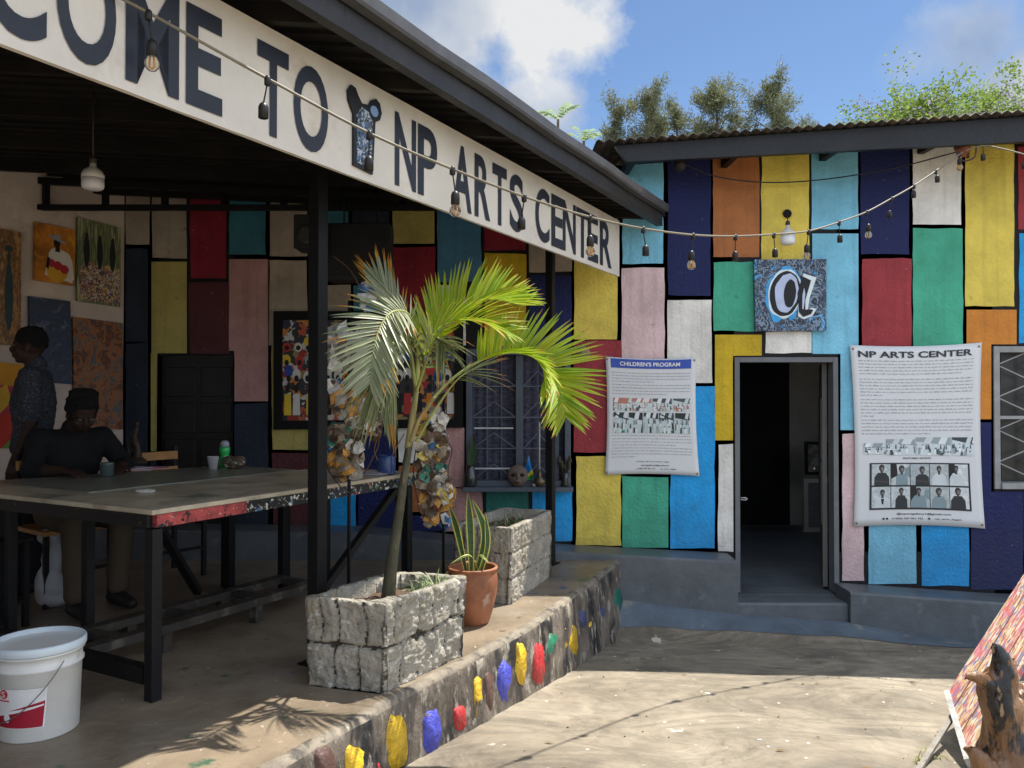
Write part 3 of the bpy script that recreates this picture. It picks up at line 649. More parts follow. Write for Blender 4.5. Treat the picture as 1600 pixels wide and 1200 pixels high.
def make_light_blocker_wall():  # unseen wall added to cut the light entering the porch
    a = Vector((LW(-2.5), -2.5, 0)) ; b = a + VV * 3.4; mb = MB(); t = UU * -.1; a = a - UU * .02
    mb.add([a, b, b + UP * 2.72, a + UP * 2.95] + [q + t for q in (a, b, b + UP * 2.72, a + UP * 2.95)], [(0, 1, 2, 3), (7, 6, 5, 4), (0, 4, 5, 1), (1, 5, 6, 2), (2, 6, 7, 3), (3, 7, 4, 0)])
    tag(mb.build('light_blocker_wall', M('light_blocker_plaster', (.10, .085, .075), .85, var=.2, bump=.4), origin=a), 'added dark plaster wall at the unseen near end of the porch, blocking light', 'wall')
make_light_blocker_wall()

# ---------------------------------------------------------------- porch: posts, roof, gutter, truss
GUT = lambda Y: Vector((1.20 - .53 * (6.4 - Y), Y, 0))
def make_porch():
    r = thing('porch_roof', (-1, 3, 0), 'black lean-to porch roof with grey gutter on square black steel posts', 'porch')
    def uz(p): return 2.70 + .052 * max(0, (GUT(p[1]).x - p[0]) * .88)
    g0, g1 = GUT(-2.5), GUT(6.497); w0, w1 = Vector((LW(-2.5) - .25, -2.5, 0)), Vector((LW(6.497) - .25, 6.497, 0))
    mb = MB(); rows = [g0, g1, w1, w0]
    mb.add([(p.x, p.y, uz(p) + .02) for p in rows] + [(p.x, p.y, uz(p) + .05) for p in rows], [(0, 1, 2, 3), (7, 6, 5, 4), (0, 4, 5, 1), (1, 5, 6, 2), (2, 6, 7, 3), (3, 7, 4, 0)])
    mb.build('roof_sheet', M('soot_black_sheet', (.008, .007, .007), .8, var=.5, vs=5, splats=(((.03, .02, .015), 12, .62, .1),)), r)
    mb = MB(); y = -2.3
    while y < 6.4:
        a = GUT(y) - Vector((.01, 0, 0)); x1 = LW(y) - .1; b = Vector((x1, y, 0)); big = int((y + 2.3) / .11 + .5) % 6 == 0
        h = .035 if big else .009; w_ = .02 if big else .012
        mb.bar((a.x, y, uz(a) + .02 - h), (b.x, y, uz(b) + .02 - h), w_ * 2, h * 2); y += .11
    mb.build('purlins', M('purlin_black', (.016, .014, .012), .7, var=.5, spec=.2), r)
    fm = M('grey_fascia_metal', (.028, .027, .028), .5, var=.35, vs=5, bump=.2, bs=20, spec=.35, splats=(((.06, .055, .05), 9, .64, .08),))
    mb = MB(); e = Vector((.876, -.482, 0))
    a, b = GUT(-2.5), GUT(6.42)
    def prism(o0, z0, o1, z1, mi=0):
        pts = [(o0, z0), (o1, z0), (o1, z1), (o0, z1)]
        mb.add([a + e * o + UP * z for o, z in pts] + [b + e * o + UP * z for o, z in pts], [(0, 1, 2, 3), (7, 6, 5, 4), (0, 4, 5, 1), (1, 5, 6, 2), (2, 6, 7, 3), (3, 7, 4, 0)], mi)
    prism(-.05, 2.63, 0, 2.735)
    mb.build('fascia', fm, r)
    mb = MB(); prof = [(.002, 2.755), (.002, 2.728), (.045, 2.732), (.052, 2.745), (.055, 2.79), (.047, 2.79), (.044, 2.752), (.035, 2.742), (.012, 2.76)]
    n_ = len(prof); secs = [a + (b - a) * (i / 24) + UP * (.006 * math.sin(i * 1.9)) for i in range(25)]
    mb.add([s_ + e * o + UP * z for s_ in secs for o, z in prof], [(i * n_ + k, i * n_ + (k + 1) % n_, (i + 1) * n_ + (k + 1) % n_, (i + 1) * n_ + k) for i in range(24) for k in range(n_)] + [list(range(n_)), [24 * n_ + k for k in range(n_)][::-1]])
    mb.build('gutter', M('gutter_metal', (.085, .085, .09), .45, var=.35, vs=6, spec=.4), r)
    # flashing lying on top
    mb = MB(); prism(-.35, 2.775, .03, 2.79); mb.build('flashing', fm, r)
    # posts
    for (Y, X, w_) in ((3.81, -.925, .066), (6.04, .29, .058), (1.4, -2.24, .066)):
        mb = MB(); p = Vector((X, Y, 0)); zt = uz(p) + .0
        mb.obox((X, Y, zt / 2), UU * w_ / 2, VV * w_ / 2, (0, 0, zt / 2)); mb.obox((X, Y, .004), UU * w_, VV * w_, (0, 0, .004))
        mb.build('post', BLK, r, bevel=.004)
    # beam over the posts
    mb = MB(); a2 = Vector((.29, 6.04, 2.70)) + UU * .45; b2 = Vector((.29, 6.04, 2.70)) - UU * 9.2; mb.bar(a2, b2, .05, .06); mb.build('beam', BLK, r)
    # truss parallel to the painted wall
    for (Y, xl, xr) in ((5.9, P(38, 320, 5.9).x, .15), (3.0, LW(3.0), -1.3)):
        mb = MB(); z0 = 2.655; mb.bar((xl, Y, z0), (xr, Y, z0), .045, .04); mb.bar((xl, Y, uz((xl, Y)) - .05), (xr, Y, uz((xr, Y)) - .05), .04, .05)
        x = xl + .16
        while x < xr: mb.bar((x, Y + .001, z0 + .02), (x, Y + .001, uz((x, Y)) - .06), .038, .038); x += .44
        mb.build('truss', BLK, r)
make_porch()

# ---------------------------------------------------------------- sign board
sgn = thing('sign_board', (-.6, 3.5, 2.2), 'long white sign board lettered WELCOME TO NP ARTS CENTER hanging under the porch roof edge', 'sign')
SA = Vector((.847, 6.3, 0)); SD = Vector((-.528, -1, 0)).normalized(); SN = Vector((SD.y, -SD.x, 0)) * -1
if SN.x < 0: SN = -SN
zb_, zt_ = 2.205, 2.645
def sgn_pt(px): o = SA; d = ray(px, 400); k = (SA.x * 1 - SA.y * .528 - 0) ; Y = (SA.x - .528 * SA.y) / (d.x - .528); return Vector((d.x * Y, Y, 0))
def make_sign():
    mb = MB(); ln = 6.4; n = 60; e = SN
    rows = []
    for i in range(n + 1):
        p = SA + SD * ln * i / n; rows += [p + UP * (zb_ + .003 * N3((i, 0, 0), .6)), p + UP * zt_, p - e * .02 + UP * zt_, p - e * .02 + UP * zb_]
    mb.add(rows, [(4 * i + k, 4 * i + (k + 1) % 4, 4 * i + 4 + (k + 1) % 4, 4 * i + 4 + k) for i in range(n) for k in range(4)] + [(0, 1, 2, 3), (4 * n, 4 * n + 3, 4 * n + 2, 4 * n + 1)])
    mb.build('board', M('off_white_sign_paint', (.70, .655, .58), .6, var=.13, vs=3, bump=.12, bs=20, splats=(((.52, .42, .30), 2.5, .60, .15), ((.3, .22, .14), 45, .76, .02))), sgn)
    H = zt_ - zb_; lt = MB()
    def put(ch, x0, x1, bold):
        a, b = sgn_pt(x0), sgn_pt(x1)
        def fn(u, v): p = a + (b - a) * u; return p + SN * .004 + UP * (zb_ + H * (.075 + .775 * v))
        text_on(lt, ch, fn, 0, bold)
    for ch, x0, x1 in (('C', -35, 69), ('O', 84, 178), ('M', 193, 277), ('E', 288, 345), ('T', 400, 449), ('O', 457, 511), ('N', 616, 649), ('P', 652, 682), ('A', 707, 736), ('R', 741, 765), ('T', 769, 791), ('S', 796, 817),
                       ('C', 836, 858), ('E', 861, 879), ('N', 879, 899), ('T', 900, 919), ('E', 918, 934), ('R', 937, 955)):
        put(ch, x0, x1, .022)
    pm = lambda s_: SA + SD * s_
    s0 = (sgn_pt(-35) - SA).length
    for i, ch in enumerate('LEW'):
        w_ = .17 if ch != 'W' else .3; a = pm(s0 + .06 + i * .235 + w_); b = pm(s0 + .06 + i * .235)
        text_on(lt, ch, lambda u, v: a + (b - a) * u + SN * .004 + UP * (zb_ + H * (.075 + .775 * v)), 0, .022)
    lt.build('lettering', M('charcoal_sign_letters', (.022, .027, .042), .5, var=.35, vs=6), sgn, recalc=False)
    # cut-out emblem between TO and NP: a carved column shape with two round ears
    def q(px, fy): return sgn_pt(px) + UP * (zb_ + H * fy)
    eb = MB(); out = [(549, .10), (579, .08), (583, .62), (590, .66), (593, .74), (590, .83), (584, .86), (577, .82), (573, .76), (562, .74), (556, .80), (552, .86), (545, .87), (540, .80), (541, .71), (546, .64), (549, .60)]
    eb.slab([q(x, y) + SN * .012 for x, y in out], -SN * .010, 0)
    eb.build('emblem', M('emblem_black', (.012, .012, .015), .5), sgn)
    ib = MB(); inn = [(553, .14), (576, .12), (578, .60), (573, .68), (560, .70), (553, .60)]
    ib.slab([q(x, y) + SN * .0145 for x, y in inn], -SN * .003, 0)
    ib.slab([q(580.5 + 6 * math.cos(a), .72 + .055 * math.sin(a)) + SN * .015 for a in [k * .524 for k in range(12)]], -SN * .003, 1)
    ib.build('emblem_inlay', [paint_mat('inlay_pattern', [(.01, .01, .015), (.10, .2, .38), (.01, .01, .015), (.45, .55, .65), (.02, .02, .03)], 22, 'noisec', dist=2), M('pale_blue_inlay', (.22, .35, .6), .5)], sgn)
make_sign()
# ================================================================ POSTERS AND PAINTINGS
def quadfn(c, off=0.0, nrm=Vector((0, -1, 0))):
    tl, tr, br, bl = c
    return lambda u, v, o=0.0: (bl + (br - bl) * u) * (1 - v) + (tl + (tr - tl) * u) * v + nrm * (off + o)
def banner(name, corners, label, Y=DW - .03):
    c = [P(x, y, Y) for x, y in corners]; f = quadfn(c); r = thing(name, (c[2] + c[3]) / 2, label, 'poster'); mb = MB(); n = 24; vs = []
    def w(u, v):
        pu = .022 * (1 - (2 * v - 1) ** 2) * (1 - 2 * u) ; pv = .014 * (1 - (2 * u - 1) ** 2) * (1 - 2 * v)
        bulge = .0004 * math.sin(u * 9) * math.sin(v * 7)
        cr = math.exp(-((u - 1 + (v) * .9) ** 2) * 260) * max(0, 1 - v * 4.5) * .003
        return f(u + pu * 1.0, v + pv, bulge + cr)
    for s in (0, -.003):
        for j in range(n + 1):
            for i in range(n + 1): vs.append(w(i / n, j / n) + Vector((0, -s, 0)))
    fs = [(j * (n + 1) + i, j * (n + 1) + i + 1, (j + 1) * (n + 1) + i + 1, (j + 1) * (n + 1) + i) for j in range(n) for i in range(n)]
    H = (n + 1) ** 2; rim = [i for i in range(n)] + [i * (n + 1) + n for i in range(n)] + [n * (n + 1) + n - i for i in range(n)] + [(n - i) * (n + 1) for i in range(n)]
    mb.add(vs, fs + [tuple(i + H for i in q)[::-1] for q in fs] + [(rim[k], rim[(k + 1) % len(rim)], rim[(k + 1) % len(rim)] + H, rim[k] + H) for k in range(len(rim))], 0, True)
    mb.build('sheet', M('banner_vinyl', (.66, .68, .70), .32, var=.04, spec=.5), r, recalc=True)
    for u, v in ((.02, .02), (.98, .02), (.02, .98), (.98, .98)): pins = MB(); pins.lathe(w(u, v) + Vector((0, .0, 0)), [(.009, 0), (.009, .005), (.003, .006)], 10, axis=(0, -1, 0)); pins.build('eyelet', M('brass_eyelet', (.35, .24, .12), .4, metal=.8), r)
    return r, lambda u, v, o=.004: w(u, v) + Vector((0, -o, 0))
INK = M('poster_ink', (.03, .035, .05), .5); INKG = M('poster_grey_ink', (.33, .345, .37), .5, var=.1)
def rows_of_text(mb, f, u0, u1, v0, v1, n, hgt, last=.5, bold=1):
    rs = random.Random(int(u0 * 100) + n + int(v0 * 1000))
    for k in range(n):
        v = v0 - (v0 - v1) * k / max(1, n - 1); u = u0; ue = u1 if k < n - 1 else u0 + (u1 - u0) * last
        while u < ue - .004:
            ln = min(rs.uniform(.012, .055), ue - u); x = u; g = 0
            while x < u + ln:
                a = min(.0055, u + ln - x); hh = hgt * rs.choice((.62, .62, .68, 1)); mb.poly([f(x, v), f(x + a * .8, v), f(x + a * .8, v + hh), f(x, v + hh)], 0); x += .0065
            u += ln + .009
def photo_tiles(name, r, f, boxes, cols, scale, dist=.6):
    for k, (u0, v0, u1, v1) in enumerate(boxes):
        mb = MB(); n = 6
        rs = random.Random(k * 7 + len(boxes)); mi = [M('%s_%d' % (name, 0) if False else name + '_' + 'abcdefgh'[i], c, .5, var=.1) for i, c in enumerate(cols)]; W_, H_ = u1 - u0, v1 - v0
        strip(mb, f, u0, v0, u1, v1, .005, 4); li = [i for i, c in enumerate(cols) if sum(c) > 1.2]; dk = [i for i, c in enumerate(cols) if sum(c) <= 1.2]
        q = lambda x: max(u0, min(u1, x)); z = lambda y: max(v0, min(v1, y)); o = .0054
        hor = v0 + H_ * rs.uniform(.5, .75); h2 = v0 + H_ * rs.uniform(.5, .9); mb.poly([f(u0, h2, o), f(u1, hor, o), f(u1, v1, o), f(u0, v1, o)], rs.choice(dk)); o += .0001
        for _ in range(rs.randint(2, 4)): x = rs.uniform(u0, u1); mb.poly([f(q(x), z(hor + H_ * .1), o), f(q(x + W_ * .2), z(hor + H_ * .05), o), f(q(x + W_ * .3), v1, o), f(q(x + W_ * .1), v1, o)], rs.choice(li)); o += .00006
        for row in range(3):
            for _ in range(int(W_ * (52 - row * 8))):
                x = rs.uniform(u0, u1); y = hor - H_ * .2 * row; w2 = W_ * 0 + .006 + .003 * row; h_ = H_ * (.22 + .07 * row); c = rs.choice(li + dk)
                mb.poly([f(q(x - w2), z(y - h_), o), f(q(x + w2), z(y - h_), o), f(q(x + w2 * .8), z(y), o), f(q(x - w2 * .8), z(y), o)], c); o += .00001
                mb.poly([f(q(x + w2 * .55 * math.cos(t)), z(y + .004 + w2 * .5 * math.sin(t)), o) for t in (0, 1.05, 2.1, 3.14, 4.2, 5.25)], rs.choice(dk)); o += .00001
        mb.build('printed_photo', mi, r, recalc=False)
def strip(mb, f, u0, v0, u1, v1, o, n=10): mb.add([f(u0 + (u1 - u0) * i / n, v0 + (v1 - v0) * j / n, o) for j in range(n + 1) for i in range(n + 1)], [(j * (n + 1) + i, j * (n + 1) + i + 1, (j + 1) * (n + 1) + i + 1, (j + 1) * (n + 1) + i) for j in range(n) for i in range(n)])
def band(f, u0, v0, u1, v1, o, n=8): return [f(u0 + (u1 - u0) * i / n, v0, o) for i in range(n + 1)] + [f(u1 - (u1 - u0) * i / n, v1, o) for i in range(n + 1)]
def make_children_poster():
    r, f = banner('poster', [(946, 557), (1088, 559), (1093, 744), (945, 742)], "white poster headed CHILDREN'S PROGRAM on a blue band, left of the doorway")
    fl = lambda X: (X - 75) / 820; gv = lambda Y: (1105 - Y) / 1010           # zoomed-pixel helpers
    mb = MB(); strip(mb, f, .055, .912, .945, .99, .0045); mb.build('blue_band', M('poster_blue', (.03, .08, .42), .4), r)
    mb = MB(); text_on(mb, "CHILDREN'S PROGRAM", lambda a, b: f(.155 + .665 * a, .932 + .036 * b, .0068), 0, .02); mb.build('heading', M('poster_white', (.85, .85, .85), .5), r)
    mb = MB()
    rows_of_text(mb, f, .06, .94, .868, .794, 4, .0085, .55); rows_of_text(mb, f, .06, .94, .765, .688, 4, .0085, .7)
    rows_of_text(mb, f, .06, .94, .328, .248, 4, .0085, .8); rows_of_text(mb, f, .06, .94, .222, .146, 4, .0085, .3); mb.build('body_text', INKG, r)
    mb = MB(); text_on(mb, 'Contact: NP Arts Center, Kigali', lambda a, b: f(.33 + .35 * a, .100 + .013 * b, .005), 0, .01)
    text_on(mb, 'npartgallery1@gmail.com', lambda a, b: f(.38 + .30 * a, .066 + .016 * b, .005), 0, .015); text_on(mb, '(+250) 787 981 762', lambda a, b: f(.335 + .20 * a, .038 + .014 * b, .005), 0, .01); text_on(mb, 'np_arts_kigali', lambda a, b: f(.585 + .17 * a, .038 + .014 * b, .005), 0, .01)
    mb.build('contact_lines', INK, r)
    pal1 = [(.55, .65, .66), (.08, .1, .1), (.7, .74, .74), (.42, .40, .34), (.78, .8, .8), (.07, .08, .09), (.5, .2, .15), (.8, .82, .82)]
    photo_tiles('poster_photo_crowd', r, f, [(.07, .545, .27, .655), (.285, .545, .50, .655), (.515, .545, .73, .655), (.745, .545, .94, .655)], pal1, 38)
    photo_tiles('poster_photo_court', r, f, [(.07, .355, .235, .53), (.245, .355, .40, .53), (.412, .355, .575, .53), (.585, .355, .75, .53), (.765, .355, .93, .53)], [(.5, .6, .62), (.03, .04, .05), (.65, .68, .68), (.05, .06, .07), (.7, .72, .72), (.02, .03, .03), (.30, .4, .42), (.7, .75, .78)], 17)
    g = MB()
    for u in (.07, .585): g.poly([f(u, .355, .0056), f(u + .165, .355, .0056), f(u + .165, .385, .0056), f(u, .362, .0056)], 0); g.poly([f(u, .53, .0056), f(u, .515, .0056), f(u + .165, .462, .0056), f(u + .165, .47, .0056)], 1); g.poly([f(u, .53, .0052), f(u + .165, .475, .0052), f(u + .165, .53, .0052)], 2)
    g.build('photo_detail', [M('poster_green', (.03, .22, .10), .5), INK, M('poster_pale', (.62, .68, .72), .5)], r)
make_children_poster()
def make_np_poster():
    r, f = banner('poster', [(1328, 539), (1534, 535), (1539, 826), (1334, 823)], 'tall white poster headed NP ARTS CENTER with ten portrait photos, right of the doorway')
    mb = MB(); text_on(mb, 'NP ARTS CENTER', lambda a, b: f(.055 + .875 * a, .935 + .036 * b, .005), 0, .028); mb.build('heading', INK, r)
    mb = MB()
    for (va, vb, n, last) in ((.914, .842, 5, .9), (.812, .722, 6, .2), (.698, .606, 6, .12), (.584, .508, 5, .62)): rows_of_text(mb, f, .055, .94, va, vb, n, .0065, last)
    mb.build('body_text', INKG, r)
    pal = [(.6, .68, .70), (.05, .06, .07), (.7, .76, .78), (.3, .36, .38), (.82, .85, .86), (.10, .14, .18), (.6, .65, .66)]
    photo_tiles('poster_photo_group', r, f, [(.07, .398, .24, .458), (.25, .392, .475, .48), (.485, .39, .76, .49), (.77, .39, .94, .49)], pal, 26)
    mb = MB(); text_on(mb, 'FEATURED ARTISTS', lambda a, b: f(.38 + .22 * a, .369 + .009 * b, .005), 0, .02)
    text_on(mb, '@npartgallery1@gmail.com', lambda a, b: f(.325 + .42 * a, .056 + .013 * b, .005), 0, .015); text_on(mb, '(+250) 787 981 762', lambda a, b: f(.29 + .24 * a, .031 + .011 * b, .005), 0, .015); text_on(mb, 'np_arts_kigali', lambda a, b: f(.62 + .20 * a, .031 + .011 * b, .005), 0, .01)
    for u in (.225, .252, .575): mb.poly([f(u + .009 * math.cos(a), .037 + .006 * math.sin(a), .005) for a in [k * .63 for k in range(10)]])
    mb.build('contact_lines', INK, r)
    mb = MB(); strip(mb, f, .115, .088, .905, .348, .0045); mb.build('portrait_panel', M('poster_black', (.02, .022, .025), .45), r)
    bgs = [(.52, .58, .60), (.40, .46, .48), (.66, .70, .71), (.55, .6, .61), (.45, .5, .5)]
    skin = M('print_dark_skin', (.06, .055, .055), .5); sh = [M('print_dark_shirt', (.03, .034, .04), .5), M('print_light_shirt', (.6, .66, .68), .5), M('print_mid_shirt', (.22, .30, .33), .5)]
    W_ = .147; x0 = .13; rp = random.Random(5)
    shirts = [0, 2, 0, 1, 1, 1, 0, 2, 2, 0]
    for k in range(10):
        i, j = k % 5, k // 5; u = x0 + i * (W_ + .006); v = .224 if j == 0 else .098; h = .117; mb = MB()
        mb.poly([f(u, v, .0055), f(u + W_, v, .0055), f(u + W_, v + h, .0055), f(u, v + h, .0055)], 0)
        cu = u + W_ * (.5 + .14 * rp.uniform(-1, 1)); rr = .017 + .006 * rp.random()
        el = lambda a, b, ra, rb, o, mi, n=14: mb.poly([f(a + ra * math.cos(2 * math.pi * q / n), b + rb * math.sin(2 * math.pi * q / n), o) for q in range(n)], mi)
        sw = .048 + .016 * rp.random(); top = v + h * (.5 + .1 * rp.random()); sw = min(sw, (cu - u) * .98, (u + W_ - cu) * .98)
        mb.poly([f(cu - sw, v, .006), f(cu + sw, v, .006), f(cu + sw * .95, v + h * .38, .006), f(cu + sw * .5, top, .006), f(cu - sw * .5, top, .006), f(cu - sw * .95, v + h * .38, .006)], 2)
        mb.poly([f(cu - .009, top - .006, .0063), f(cu + .009, top - .006, .0063), f(cu + .009, top + .012, .0063), f(cu - .009, top + .012, .0063)], 1)
        hy = top + h * .19; el(cu, hy + h * .05, rr * 1.06, rr * .80, .0064, 3); el(cu, hy, rr * .92, rr * .86, .0066, 1); el(cu + rr * .25, hy - rr * .05, rr * .5, rr * .5, .0068, 4)
        if k % 3 == 1: mb.poly([f(u + W_ * a, v + h * b, .0057) for a, b in ((0, .3), (.35, .45), (.3, 1), (0, 1))], 3); mb.poly([f(u + W_ * a, v + h * b, .0058) for a, b in ((.7, .5), (1, .35), (1, .9), (.75, .8))], 2)
        if k in (0, 2): mb.poly([f(cu - sw * .8, v + .018, .0064), f(cu + sw * .8, v + .012, .0064), f(cu + sw * .8, v + .022, .0064), f(cu - sw * .8, v + .03, .0064)], 1)
        if k == 5: mb.poly([f(cu - .012, v + .05, .0064), f(cu + .012, v + .05, .0064), f(cu + .006, v + .02, .0064), f(cu - .006, v + .02, .0064)], 3)
        mb.build('portrait_photo', [M('print_bg_%s' % 'abcde'[k % 5], bgs[(k * 3) % 5], .5, var=.35, vs=30), skin, sh[shirts[k]], M('print_hair', (.015, .015, .018), .5), M('print_face_light', (.20, .19, .19), .5)], r)
make_np_poster()
def canvas(label, c, depth, mats_fn, cat='painting', name='painting', nrm=Vector((0, -1, 0)), frame=None, fw=.0):
    c = [Vector(p) for p in c]; r = thing(name, (c[2] + c[3]) / 2, label, cat); f = quadfn(c, 0, nrm); mb = MB()
    mb.slab([f(0, 0, depth), f(1, 0, depth), f(1, 1, depth), f(0, 1, depth)], -nrm * (depth - .002)); mats_fn(r, f, mb, depth); return r, f
def make_alpha():
    Y = DW - .003; c = [P(1176, 407, Y), P(1288, 406, Y), P(1288, 517, Y), P(1178, 518, Y)]
    def fill(r, f, mb, d):
        mb.build('canvas', paint_mat('swirl_blue_black', [(.012, .015, .025), (.06, .09, .15), (.015, .02, .04), (.18, .26, .36), (.015, .015, .025), (.05, .28, .58), (.35, .42, .5)], 6, 'noisec', dist=1.8, detail=3), r)
        def el(cu, cv, ra, rb, rot, o, mi, mb, n=30, w=.05):
            pts = []
            for k in range(n):
                a = 2 * math.pi * k / n; x, y = ra * math.cos(a), rb * math.sin(a); s = 1 + w * N3((math.cos(a), math.sin(a), mi), 2)
                pts.append(f(cu + s * (x * math.cos(rot) - y * math.sin(rot)), cv + s * (x * math.sin(rot) + y * math.cos(rot)), d + o))
            mb.poly(pts, mi)
        g = MB()
        el(.42, .52, .27, .38, -.18, .0012, 0, g, w=.25); el(.42, .52, .235, .345, -.18, .0024, 1, g, w=.1); el(.42, .52, .215, .32, -.18, .0036, 2, g); el(.44, .53, .165, .275, -.15, .0048, 3, g, w=.1); el(.485, .52, .085, .2, -.1, .006, 2, g, w=.1)
        pl = lambda pts, o, mi: g.poly([f(u, v, d + o) for u, v in pts], mi)
        pl([(.60, .20), (.68, .16), (.80, .2), (.86, .30), (.80, .32), (.74, .30), (.76, .45), (.86, .74), (.68, .80), (.60, .55)], .0015, 1)
        pl([(.61, .26), (.67, .19), (.78, .23), (.81, .29), (.75, .30), (.70, .29), (.70, .42), (.78, .70), (.66, .76), (.59, .52)], .0065, 2)
        pl([(.655, .30), (.675, .30), (.70, .50), (.685, .60), (.66, .5)], .0076, 3)
        g.build('letter', [M('glow_blue_paint', (.05, .38, .78), .5, var=.3, vs=12), M('glow_white_paint', (.72, .82, .85), .5), M('letter_black_paint', (.01, .01, .014), .5), M('letter_lavender_paint', (.48, .56, .78), .5, var=.2, vs=10)], r, recalc=False)
    canvas('square blue and black swirled canvas bearing a large letter a, above the doorway', c, .045, fill, 'painting')
make_alpha()
# paintings on the cream side wall
def lwp(px, py): return PL(px, py, Vector((LW(6.5), 6.5, 0)) + nin * .012, nin)
def ellipse(f, cu, cv, ra, rb, o, mi, mb, n=18, rot=0): mb.poly([f(cu + ra * math.cos(t) * math.cos(rot) - rb * math.sin(t) * math.sin(rot), cv + ra * math.cos(t) * math.sin(rot) + rb * math.sin(t) * math.cos(rot), o) for t in [2 * math.pi * k / n for k in range(n)]], mi)
def wall_canvas(label, px, fill, depth=.025):
    return canvas(label, [lwp(*p) for p in px], depth, fill, nrm=nin)
def pf(mat): return lambda r, f, mb, d: mb.build('canvas', mat, r)
def two(r, f, mb, d):
    mb.build('canvas', M('orange_ground_paint', (.62, .22, .02), .6, var=.5, vs=6, splats=(((.10, .02, .01), 4, .56, .2), ((.75, .42, .03), 5, .52, .15))), r)
    g = MB(); p = lambda pts, o, mi: g.poly([f(u, v, d + o) for u, v in pts], mi)
    p([(.30, .32), (.24, .12), (.95, .04), (.93, .40), (.82, .56), (.62, .60), (.42, .60), (.34, .52)], .001, 0); ellipse(f, .55, .20, .27, .17, d + .002, 2, g)
    ellipse(f, .40, .34, .10, .07, d + .003, 1, g); ellipse(f, .56, .31, .11, .08, d + .0032, 1, g); ellipse(f, .73, .26, .11, .08, d + .0034, 1, g)
    p([(.84, .56), (.93, .40), (.98, .1), (.88, .06), (.84, .3)], .0042, 0); p([(.30, .45), (.36, .42), (.33, .22), (.26, .26)], .0044, 3)
    ellipse(f, .53, .70, .085, .085, d + .002, 3, g); p([(.48, .55), (.62, .55), (.58, .66), (.52, .66)], .003, 3); ellipse(f, .53, .77, .24, .028, d + .004, 4, g, rot=-.2); ellipse(f, .53, .81, .09, .05, d + .005, 4, g)
    g.build('figure', [M('cream_shirt_paint', (.72, .68, .6), .6), M('fruit_red_paint', (.45, .02, .04), .5), M('bowl_yellow_paint', (.7, .36, .03), .5), M('figure_black_paint', (.015, .01, .01), .6), M('hat_grey_paint', (.35, .34, .36), .6)], r, recalc=False)
wall_canvas('orange painting of a figure in white shirt and hat with a bowl of fruit', [(52, 347), (115, 360), (113, 447), (51, 438)], two)
def three(r, f, mb, d):
    mb.build('canvas', paint_mat('green_reeds_paint', [(.03, .05, .02), (.25, .28, .10), (.06, .08, .04), (.45, .45, .25), (.05, .06, .05)], 5, 'noise', stretch=(9, 9, .6)), r)
    g = MB(); g.poly([f(.06, .03, d + .001), f(.98, .03, d + .001), f(.98, .46, d + .001), (f(.7, .50, d + .001)), f(.5, .44, d + .001), f(.3, .50, d + .001), f(.06, .42, d + .001)], 0)
    for u in (.2, .5, .8): ellipse(f, u, .62, .07, .20, d + .002, 1, g); ellipse(f, u, .80, .04, .045, d + .003, 1, g)
    g.build('figures', [paint_mat('speckled_cloth_paint', [(.02, .02, .03), (.6, .58, .5), (.45, .15, .06), (.05, .05, .12), (.65, .5, .15), (.3, .1, .12)], 75), M('reed_dark_figure', (.02, .02, .02), .6)], r, recalc=False)
wall_canvas('tall dark green painting of three slender figures among reeds in speckled robes', [(118, 340), (186, 357), (185, 480), (118, 470)], three)
wall_canvas('brown and amber painting of a slim blue-green figure, half out of the picture', [(-22, 354), (30, 364), (30, 541), (-22, 536)], lambda r, f, mb, d: (mb.build('canvas', paint_mat('amber_brown_paint', [(.20, .06, .02), (.42, .2, .05), (.1, .05, .03), (.5, .28, .08), (.25, .1, .04)], 9, 'noise', stretch=(3, 3, 1)), r), (lambda g: (ellipse(f, .62, .42, .13, .3, d + .001, 0, g), ellipse(f, .62, .76, .05, .06, d + .002, 0, g), ellipse(f, .62, .84, .12, .03, d + .003, 0, g), g.build('figure', M('teal_figure_paint', (.03, .06, .06), .6), r)))(MB())))
wall_canvas('dark blue painting with a pale streak, behind the standing man', [(43, 463), (107, 471), (110, 600), (44, 596)], pf(paint_mat('night_blue_paint', [(.01, .015, .035), (.03, .05, .11), (.02, .03, .06), (.10, .13, .2), (.35, .38, .42)], 5, 'noise', dist=1)))
wall_canvas('rust red and black abstract painting nearest the corner of the side wall', [(111, 495), (189, 505), (189, 671), (113, 664)], pf(paint_mat('rust_abstract_paint', [(.03, .02, .02), (.28, .05, .01), (.04, .03, .03), (.35, .11, .02), (.05, .10, .11), (.2, .04, .02), (.4, .3, .25)], 9, 'noise', dist=.5)))
def six(r, f, mb, d):
    mb.build('canvas', M('ochre_ground_paint', (.62, .28, .015), .6, var=.2), r); g = MB()
    p = lambda pts, o, mi: g.poly([f(u, v, d + o) for u, v in pts], mi)
    p([(0, 0), (1, 0), (1, .72), (0, .75)], .001, 0); p([(.1, 0), (.95, 0), (.8, .5), (.45, .35)], .002, 1); p([(.3, .3), (.7, .55), (.6, .75), (.2, .6)], .003, 2); p([(.5, 0), (1, .02), (.85, .22)], .004, 3)
    g.build('shapes', [M('rose_paint', (.45, .04, .07), .6), M('scarlet_paint', (.55, .04, .02), .6), M('marigold_paint', (.7, .4, .03), .6), M('leaf_green_paint', (.15, .3, .04), .6)], r, recalc=False)
wall_canvas('bright ochre, rose and scarlet geometric painting low on the side wall', [(-40, 562), (37, 570), (37, 700), (-40, 700)], six)
